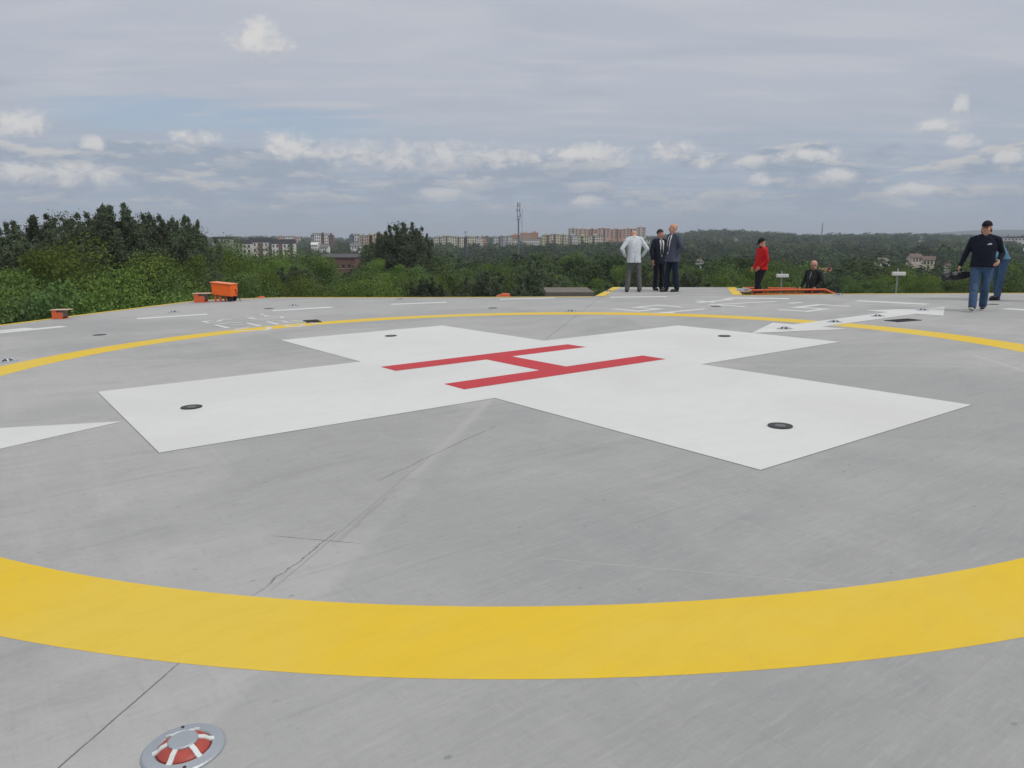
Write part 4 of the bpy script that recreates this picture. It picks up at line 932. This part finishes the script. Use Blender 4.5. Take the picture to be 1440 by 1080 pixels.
# the far wood as one mass
g_ = np.random.default_rng(5); cen = []; rad = []; per_s = []
VV = []; FF = []; off = 0
TT = []
def mass(lst, n, lf):
    global off
    A = np.array([t[:4] for t in lst]); dd = np.array([t[4] for t in lst]); m_ = len(A); k = np.repeat(np.arange(m_), n)
    wd = A[:, 3]*g_.uniform(.34, .56, m_); u = g_.normal(size=(m_*n, 3)); u[:, 2] = abs(u[:, 2])*1.1-.35; u /= np.linalg.norm(u, axis=1, keepdims=True)
    lump = 1+.22*np.sin(3*np.arctan2(u[:, 1], u[:, 0])+k*1.7)*np.cos(4*u[:, 2]+k)+.10*g_.normal(size=m_*n)
    p = np.stack([A[k, 0]+wd[k]*u[:, 0]*lump, A[k, 1]+wd[k]*u[:, 1]*lump, A[k, 2]+A[k, 3]*(.56+.44*u[:, 2]*lump)], -1)
    nr = u*1.5+g_.normal(size=p.shape)*.45+np.array([0, 0, .2]); nr /= np.linalg.norm(nr, axis=1, keepdims=True)
    t = np.cross(nr, g_.normal(size=p.shape)); t /= np.linalg.norm(t, axis=1, keepdims=True); b_ = np.cross(nr, t)
    s_ = (wd[k]*lf*(.6+.8*g_.random(m_*n)))[:, None]
    v = np.stack([p-t*s_*.55, p-b_*s_*.4, p+t*s_*.55, p+b_*s_*.4], 1).reshape(-1, 3)
    VV.append(v); FF.append(np.arange(len(v)).reshape(-1, 4)+off); off += len(v); TT.append(np.repeat(g_.random(m_), n))
mass([t for t in farlist if t[4] < 300], 620, .13); mass([t for t in farlist if 300 <= t[4] < 450], 330, .18); mass([t for t in farlist if 450 <= t[4] < 700], 170, .26); mass([t for t in farlist if t[4] >= 700], 60, .42)
ridge = []
for i in range(4200):
    px = random.uniform(-40, 1500); d = math.sqrt(random.uniform(430**2, 1450**2)); p = at(px, 400, d); gz = float(ground(p.x, p.y)); h = random.choice((8, 11, 14))*random.uniform(.85, 1.15)
    if d < 900: h = min(h, at(px, np.interp(px, envx, envy)-2, d).z-gz)
    if px < 960 and d > 900: h *= .8
    if h > 4 and not (438 < px < 512 and d < 262) and not hides(px, d, 334-(gz+h-EYE)/d*F): ridge.append((p.x, p.y, gz, h, d))
for i in range(2600):
    px = random.uniform(-40, 1500); d = random.uniform(1400, 2600); p = at(px, 400, d); ridge.append((p.x, p.y, float(ground(p.x, p.y)), random.uniform(8, 15), d)) if d > 1400 else None
mass([t for t in ridge if t[4] < 900], 130, .3); mass([t for t in ridge if t[4] >= 900], 45, .48)
me = mesh_np('far_wood', np.vstack(VV), np.vstack(FF)); L_MASS = leaf_mat('far_wood_leaves', (.058, .086, .042), (.088, .118, .052), (.038, .058, .034)); N = NT(L_MASS.node_tree)
at_ = me.attributes.new('tint', 'FLOAT', 'FACE'); at_.data.foreach_set('value', np.concatenate(TT).astype(np.float32))
an = N.node('ShaderNodeAttribute', attribute_name='tint'); hs = [n for n in N.n if n.type == 'HUE_SAT'][0]
for l in list(N.l):
    if l.to_node == hs and l.to_socket.name in ('Value', 'Hue'): N.l.remove(l)
N.put(hs.inputs['Value'], N.m('ADD', .55, N.m('MULTIPLY', an.outputs['Fac'], .95))); N.put(hs.inputs['Hue'], N.m('ADD', .475, N.m('MULTIPLY', N.m('FRACT', N.m('MULTIPLY', an.outputs['Fac'], 7.3)), .045)))
[n for n in N.n if n.type == 'TEX_NOISE'][0].inputs['Scale'].default_value = .03
o = link('far_wood', me, L_MASS); tag(o, 'dense far wood covering the valley and the ridge on the horizon', 'wood', None, 'stuff')
print('trees', ntree, 'far', len(farlist), 'leaf faces', len(me.polygons))

# ------------------------------------------------------------------ distant buildings
def wallm(n, c): return mat(n, c, .85, var=.10, scale=.15)
W_CREAM = wallm('cream_render', (.70, .65, .50)); W_WHITE = wallm('white_render', (.72, .70, .67)); W_LIME = wallm('lime_render', (.66, .66, .38)); W_TERRA = wallm('terracotta_render', (.58, .31, .19))
W_PINK = wallm('pink_render', (.64, .41, .31)); W_BEIGE = wallm('beige_panels', (.60, .52, .44)); W_GREY = wallm('grey_render', (.36, .36, .37)); ROOFD = wallm('dark_roofing', (.075, .075, .085)); GLASSD = mat('dark_window_glass', (.04, .045, .05), .15, var=.2)
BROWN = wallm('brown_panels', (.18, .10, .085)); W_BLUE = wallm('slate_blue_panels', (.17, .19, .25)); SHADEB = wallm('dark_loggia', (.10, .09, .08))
def brick_mat():
    m = bpy.data.materials.new('red_brick'); m.use_nodes = True; N = NT(m.node_tree); b = N.n['Principled BSDF']; o = N.node('ShaderNodeTexCoord').outputs['Object']
    br = N.node('ShaderNodeTexBrick'); N.l.new(N.mapv(o, (1, 1, 1), rot=(R_(90), 0, 0)), br.inputs['Vector']); br.inputs['Scale'].default_value = 2.2
    br.inputs['Color1'].default_value = (.20, .085, .06, 1); br.inputs['Color2'].default_value = (.15, .065, .05, 1); br.inputs['Mortar'].default_value = (.18, .13, .11, 1)
    N.put(b.inputs['Base Color'], N.mix(N.m('MULTIPLY', N.noise(o, .5, 5), .4), br.outputs[0], (.12, .07, .06))); b.inputs['Roughness'].default_value = .9; return m
def building(name, px0, px1, ytop, d, label, walls, floors=6, cols=8, roof=None, stripes=None, win=GLASSD, depth=13, steps=None, wh=(.5, .5), group='distant blocks of flats', parapet=True, hroof=.5, extra_h=14, yaw=0):
    a = at(px0, ytop, d); b = at(px1, ytop, d); Wd = (b-a).length; top = a.z; cx = (a.x+b.x)/2; gz = min(float(ground(cx, d)), float(ground(cx, d+depth)))-1
    H = top-gz; e = empty(name, Matrix.Translation((cx, d, gz)) @ Matrix.Rotation(yaw-math.atan2(cx, d)*.6, 4, 'Z'), label, 'building', group)
    steps = steps or [(0, 1, 0)]
    for k, (s0, s1, dr) in enumerate(steps):                 # sections of different height along the block
        x0, x1, hh = -Wd/2+Wd*s0, -Wd/2+Wd*s1, H-dr; wm = walls[k % len(walls)]; jut = (k % 2)*.9
        bm = bmesh.new(); box(bm, x0+.01, x1-.01, -jut, depth, 0, hh-hroof); fin('wall', bm, wm, e)
        bm = bmesh.new(); box(bm, x0-.15+.02*k, x1+.15-.02*k, -jut-.25, depth+.2, hh-hroof+.003, hh); fin('roof', bm, roof or ROOFD, e)
        if parapet:
            bm = bmesh.new(); xm = x0+(x1-x0)*.3; box(bm, xm, xm+min(5, (x1-x0)*.4), 3, 7, hh, hh+1.8); fin('roof_hut', bm, wm, e)
        nc = max(1, round(cols*(s1-s0))); cw = (x1-x0)/nc; fh = 2.9; vis = max(1, min(floors, int((hh-hroof)/fh)))
        for r in range(vis):
            zt = hh-hroof-.7-r*fh
            if zt-1.5 < 0: break
            for c in range(nc):
                xa = x0+cw*(c+.5-wh[0]/2); bm = bmesh.new(); box(bm, xa, xa+cw*wh[0], -jut-.06, -jut-.004, zt-fh*wh[1], zt); fin('window', bm, win, e)
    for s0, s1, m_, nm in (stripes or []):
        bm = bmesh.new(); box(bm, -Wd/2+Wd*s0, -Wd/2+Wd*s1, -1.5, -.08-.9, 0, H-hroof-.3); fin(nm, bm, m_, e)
    return e
building('apartment_block', 299, 323, 333, 420, 'long dark building with a flat top above the green tree at left', [W_GREY], 3, 5, parapet=False, hroof=1.2)
building('apartment_block', 322, 352, 336, 440, 'dark roofed flats between the dark block and the white flats', [W_GREY, W_WHITE], 3, 6, steps=[(0, .6, 0), (.6, 1, .6)], parapet=False, hroof=2.2)
building('apartment_block', 351, 412, 334.5, 450, 'white flats with a dark mansard roof and dark balconies', [W_WHITE], 3, 12, stripes=[(.0, .06, SHADEB, 'balcony_column'), (.22, .30, BROWN, 'balcony_column'), (.44, .50, SHADEB, 'balcony_column'), (.66, .74, BROWN, 'balcony_column'), (.9, .97, SHADEB, 'balcony_column')], parapet=False, hroof=2.6, steps=[(0, .5, 0), (.5, 1, .8)], wh=(.4, .5))
building('apartment_tower', 391, 421, 332, 1150, 'hazy pinkish flats seen over the roof of the white flats', [W_PINK, W_WHITE, W_PINK], 5, 9, steps=[(0, .33, .8), (.33, .66, 0), (.66, 1, 1.8)])
building('apartment_tower', 437, 468, 328, 760, 'single white tower block with brown vertical panels', [W_GREY, W_WHITE, BROWN, W_WHITE, BROWN], 6, 10, steps=[(0, .16, 1.5), (.16, .45, 0), (.45, .6, .8), (.6, .78, .3), (.78, 1, 1.6)], wh=(.45, .5))
building('apartment_tower', 491, 505, 329, 800, 'slate blue and white tower block next to the beige slabs', [W_BLUE, W_WHITE], 6, 5, steps=[(0, .5, 1.2), (.5, 1, 0)])
building('apartment_block', 505, 545, 330, 790, 'row of beige tower slabs with brown stripes', [W_BEIGE, W_PINK, W_BEIGE, W_PINK], 6, 12, steps=[(0, .25, .8), (.25, .5, .4), (.5, .75, -.8), (.75, 1, .3)], stripes=[(.11, .15, BROWN, 'stair_stripe'), (.36, .40, BROWN, 'stair_stripe'), (.61, .65, BROWN, 'stair_stripe'), (.86, .9, BROWN, 'stair_stripe')])
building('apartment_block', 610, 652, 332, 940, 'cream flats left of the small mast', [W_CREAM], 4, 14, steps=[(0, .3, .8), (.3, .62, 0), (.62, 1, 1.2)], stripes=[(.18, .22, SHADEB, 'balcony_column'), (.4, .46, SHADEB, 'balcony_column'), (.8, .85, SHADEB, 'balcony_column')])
building('apartment_block', 657, 684, 333, 960, 'cream and white flats right of the small mast', [W_CREAM, W_WHITE, W_TERRA], 4, 9, steps=[(0, .5, 0), (.5, .82, .8), (.82, 1, .6)])
building('apartment_block', 694, 720, 332, 900, 'white flats left of the telecom mast', [W_WHITE, W_GREY, W_WHITE], 4, 9, steps=[(0, .3, .9), (.3, .55, .3), (.55, 1, 0)], stripes=[(.30, .38, SHADEB, 'balcony_column'), (.7, .76, SHADEB, 'balcony_column')])
building('apartment_block', 718, 757, 327, 1000, 'terracotta flats behind the telecom mast', [W_TERRA, W_PINK, W_TERRA], 5, 13, steps=[(0, .35, 3.2), (.35, .72, .6), (.72, 1, 0)], roof=W_TERRA)
building('apartment_block', 722, 760, 336, 900, 'low white terrace below the terracotta flats', [W_WHITE], 3, 12, parapet=False)
building('apartment_block', 762, 797, 329.5, 880, 'lime green flats with dark balconies', [W_LIME, W_CREAM, W_LIME], 4, 11, steps=[(0, .33, .7), (.33, .7, 0), (.7, 1, .5)], stripes=[(.2, .27, BROWN, 'balcony_column'), (.48, .56, BROWN, 'balcony_column'), (.82, .88, BROWN, 'balcony_column')])
building('apartment_block', 798, 813, 331, 860, 'white flats between the two lime green ones', [W_WHITE], 4, 5, stripes=[(.2, .4, BROWN, 'balcony_column')])
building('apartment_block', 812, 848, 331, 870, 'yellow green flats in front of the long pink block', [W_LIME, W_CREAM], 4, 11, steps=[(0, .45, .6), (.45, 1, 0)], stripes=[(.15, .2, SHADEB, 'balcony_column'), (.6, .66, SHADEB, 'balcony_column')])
building('apartment_block', 799, 908, 321, 1250, 'long stepped pink and terracotta block on the hill top', [W_BEIGE, W_PINK, W_TERRA, W_PINK, W_TERRA, W_PINK, W_BEIGE], 5, 20, steps=[(0, .13, .4), (.13, .25, 1.2), (.25, .38, 1.6), (.38, .54, 0), (.54, .7, 1.8), (.7, .88, .8), (.88, 1, -1.4)], roof=W_TERRA, stripes=[(.06, .075, SHADEB, 'stair_stripe'), (.3, .32, SHADEB, 'stair_stripe'), (.46, .48, SHADEB, 'stair_stripe'), (.63, .645, SHADEB, 'stair_stripe'), (.8, .82, SHADEB, 'stair_stripe')])
building('white_block', 905, 914, 336, 700, 'small white block just left of the suited people', [W_WHITE], 2, 2, parapet=False)
# brick building with a dark roof and gaping windows
px0, px1, d = 450, 500, 262; a = at(px0, 362, d); b = at(px1, 362, d); gz = float(ground((a.x+b.x)/2, d)); H = a.z-gz; Wd = b.x-a.x
e = empty('brick_building', Matrix.Translation(((a.x+b.x)/2, d, gz)), 'old red brick building with dark roof and empty dark windows', 'building')
bm = bmesh.new(); box(bm, -Wd/2, Wd/2, 0, 12, 0, H); fin('wall', bm, brick_mat(), e)
bm = bmesh.new(); vs = [bm.verts.new(p) for p in ((-Wd/2-.4, -.5, H+.003), (Wd/2+.4, -.5, H+.003), (Wd/2+.4, 12.5, H+.003), (-Wd/2-.4, 12.5, H+.003), (-Wd/2, 5, H+1.1), (Wd/2, 5, H+1.1), (Wd/2, 7, H+1.1), (-Wd/2, 7, H+1.1))]
for f in ((0, 3, 2, 1), (4, 5, 6, 7), (0, 1, 5, 4), (1, 2, 6, 5), (2, 3, 7, 6), (3, 0, 4, 7)): bm.faces.new([vs[i] for i in f])
fin('roof', bm, ROOFD, e)
for r in range(2):
    for c in range(5):
        x = -Wd/2+1.3+c*(Wd-2)/5; z = H-2.4-r*2.7; bm = bmesh.new(); box(bm, x, x+.95, -.05, -.004, z-1.3, z); w_ = fin('window', bm, GLASSD, e)
        bm = bmesh.new(); box(bm, x-.12, x+1.07, -.12, -.06, z-1.42, z-1.31); fin('sill', bm, W_BEIGE, w_)
# flat roofed building just behind the deck
d = 60; a = at(768, 411, d); b = at(836, 409.5, d); gz = float(ground((a.x+b.x)/2, d)); H = a.z-gz; Wd = b.x-a.x
e = empty('flat_roofed_building', Matrix.Translation(((a.x+b.x)/2, d, gz)), 'low grey brown flat roofed building just beyond the far deck edge', 'building')
m_ = mat('weathered_felt_roof', (.15, .13, .11), .9, var=.25, scale=1.2)
bm = bmesh.new(); box(bm, -Wd/2+.3, Wd/2-.3, .3, 5.7, 0, H-.4); fin('wall', bm, wallm('grey_wall', (.22, .19, .165)), e)
bm = bmesh.new(); box(bm, -Wd/2, Wd/2, 0, 6.0, H-.397, H); fin('roof', bm, m_, e)
for i in range(5):
    bm = bmesh.new(); x = -Wd/2+.9+i*Wd/5.2; box(bm, x, x+.5, .24, .296, H-1.35, H-.65); fin('window', bm, GLASSD, e)
bm = bmesh.new(); tube(bm, (Wd/2-.45, .1, H-2.2), (Wd/2-.45, .1, H-.2), .07, n=8); fin('downpipe', bm, M_BLACK, e)
# detached houses scattered in the valley
def house(px, py, d, wpx, label, wm, rm, yaw=.3):
    p = at(px, py, d); Wd = wpx/F*d; e = empty('house', Matrix.Translation((p.x, p.y, p.z-5)) @ Matrix.Rotation(yaw, 4, 'Z'), label, 'house', 'houses scattered among the trees')
    hh = 5+Wd*.12; dp = Wd*.8
    bm = bmesh.new(); box(bm, -Wd/2, Wd/2, 0, dp, -3, hh)
    g0 = [bm.verts.new((s*Wd/2*.998, y_, z_)) for s in (-1, 1) for y_, z_ in ((.01, hh+.002), (dp-.01, hh+.002), (dp/2, hh+dp*.38))]; bm.faces.new(g0[:3]); bm.faces.new(g0[3:])
    fin('wall', bm, wm, e)
    bm = bmesh.new(); o_ = .35; rh = dp*.4
    vs = [bm.verts.new(q) for q in ((-Wd/2-o_, -o_, hh-.1), (Wd/2+o_, -o_, hh-.1), (Wd/2+o_, dp/2, hh+rh), (-Wd/2-o_, dp/2, hh+rh), (Wd/2+o_, dp+o_, hh-.1), (-Wd/2-o_, dp+o_, hh-.1))]
    bm.faces.new([vs[i] for i in (0, 1, 2, 3)]); bm.faces.new([vs[i] for i in (3, 2, 4, 5)])
    r_ = fin('roof', bm, rm, e); md = r_.modifiers.new('thick', 'SOLIDIFY'); md.thickness = .2
    bm = bmesh.new(); box(bm, Wd*.15, Wd*.15+.6, dp*.55, dp*.55+.6, hh, hh+rh+.9); fin('chimney', bm, BROWN, e)
    for i in range(3):
        bm = bmesh.new(); x = -Wd*.36+i*Wd*.28; box(bm, x, x+Wd*.13, -.05, -.004, hh-1.9, hh-.7); fin('window', bm, GLASSD, e)
RT = wallm('orange_tiles', (.38, .14, .08)); RG = wallm('grey_tiles', (.16, .15, .15)); RB = wallm('brown_tiles', (.15, .11, .095))
house(987, 369, 300, 10, 'small white house among trees right of the suited people', W_WHITE, RG, .4)
house(1162, 382, 210, 11, 'house with orange roof left of the middle, behind the bald person', W_CREAM, RT, -.3)
house(1187, 382, 215, 10, 'second orange roofed house right of the bald person', W_CREAM, RT, .2)
house(1245, 370, 300, 16, 'white house with grey roof above the lone post lamp', W_WHITE, RG, .35)
house(1306, 367, 310, 15, 'cream house with brown roof right of the white one', W_CREAM, RB, -.4)
house(1290, 364, 340, 16, 'brown roofed house behind the cream one', W_BEIGE, RB, .1)
house(1334, 374, 260, 7, 'narrow pale house left of the video camera', W_CREAM, RB, .1)
house(1032, 337, 1200, 9, 'pale house on the wooded ridge above the red-jacketed person', W_CREAM, RB, .1)
house(1294, 335, 1300, 9, 'white house on the ridge above the brown roofed houses', W_WHITE, RG, .1)
house(442, 345, 640, 9, 'small white roofed house under the single tower block', W_WHITE, W_WHITE, .1)
house(455, 349, 600, 12, 'low white house right of the small white roofed one', W_WHITE, RG, -.1)
building('long_building', 1415, 1450, 333.5, 900, 'long low pale building at the right edge below the blue hill', [W_WHITE], 1, 8, parapet=False, hroof=1.2, group='houses scattered among the trees')
house(500, 348, 620, 14, 'white low house under the beige slabs', W_WHITE, RG, .1)

# ------------------------------------------------------------------ masts
M_MAST = mat('mast_steel', (.20, .22, .26), .5, .3)
def mast(px, ytop, ybase, d, label, r0=.5, name='telecom_mast', heads=((0,), )):
    t = at(px, ytop, d); b = at(px, ybase, d); gz = float(ground(b.x, b.y)); e = empty(name, Matrix.Translation((b.x, b.y, gz)), label, 'mast', 'masts on the skyline')
    H = t.z-gz; bm = bmesh.new(); tube(bm, (0, 0, 0), (0, 0, H*.86), r0, r0*.6, 12); fin('pole', bm, M_MAST, e); return e, H
e, H = mast(729, 284, 372, 190, 'tall steel telecom mast with antenna heads in the middle of the skyline', .27)
s_ = 190/F
for k, (zz, sp, hh) in enumerate(((H-18*s_, 2.6*s_, 5*s_), (H-11*s_, 2.2*s_, 3.5*s_), (H-4*s_, 1.9*s_, 5*s_))):
    bm = bmesh.new(); lathe(bm, [(sp*.9, 0), (sp*.9, .12), (.1, .12)], 16); o = fin('platform', bm, M_MAST, e); o.location = (0, 0, zz-hh*.3)
    for i in range(3):
        a = i*2.094+k; bm = bmesh.new(); box(bm, sp*math.cos(a)-.12, sp*math.cos(a)+.12, sp*math.sin(a)-.09, sp*math.sin(a)+.09, zz-hh*.45, zz+hh*.55); fin('antenna', bm, mat('antenna_grey', (.35, .37, .42), .5) if (k, i) == (0, 0) else bpy.data.materials['antenna_grey'], e)
bm = bmesh.new(); tube(bm, (-.3, 0, H*.86-.5), (-.3, 0, H), .07, n=8); tube(bm, (.35, 0, H*.86-.5), (.35, 0, H), .07, n=8); fin('antenna_rod', bm, M_MAST, e)
bm = bmesh.new(); tube(bm, (5.4*s_, 0, 0), (5.0*s_, 0, H*.94), .045, n=6)
for i in range(7): tube(bm, (5.1*s_, 0, 8+i*2.6), (0, 0, 8+i*2.6), .03, n=5)
fin('cable_ladder', bm, M_MAST, e)
e, H = mast(655, 322, 346, 500, 'short mast with antennas on a dark chimney among the cream flats', .5)
bm = bmesh.new(); tube(bm, (0, 0, 0), (0, 0, H-5.5), 1.3, 1.1, 12); fin('chimney', bm, ROOFD, e)
for i in range(4):
    bm = bmesh.new(); a = i*1.57; box(bm, .8*math.cos(a)-.15, .8*math.cos(a)+.15, .8*math.sin(a)-.15, .8*math.sin(a)+.15, H-3.2, H-1.4); fin('antenna', bm, bpy.data.materials['antenna_grey'], e)
e, H = mast(1155.5, 313, 332, 900, 'dark slim mast rising from the ridge behind the orange railing', .75)
bm = bmesh.new(); tube(bm, (0, 0, H*.8), (0, 0, H), .5, .35, 8); fin('antenna_top', bm, M_MAST, e)
e, H = mast(981, 316, 330, 1300, 'thin faint mast on the ridge right of the suited people', .35)
bm = bmesh.new(); tube(bm, (0, 0, H*.8), (0, 0, H), .2, .12, 6); fin('antenna_top', bm, M_MAST, e)

# ------------------------------------------------------------------ haze
def haze():
    bm = bmesh.new(); box(bm, -15500, 15500, -14500, 15500, -40, 160)
    o = fin('haze', bm, None); m = bpy.data.materials.new('haze_air'); m.use_nodes = True; N = NT(m.node_tree); N.n.clear()
    out = N.node('ShaderNodeOutputMaterial'); v = N.node('ShaderNodeVolumePrincipled'); v.inputs['Color'].default_value = (.80, .88, 1, 1); v.inputs['Density'].default_value = HAZE
    N.l.new(v.outputs[0], out.inputs['Volume']); o.data.materials.append(m); tag(o, 'thin bluish air haze over the whole valley', None, None, 'stuff')
HAZE = .0002
haze()
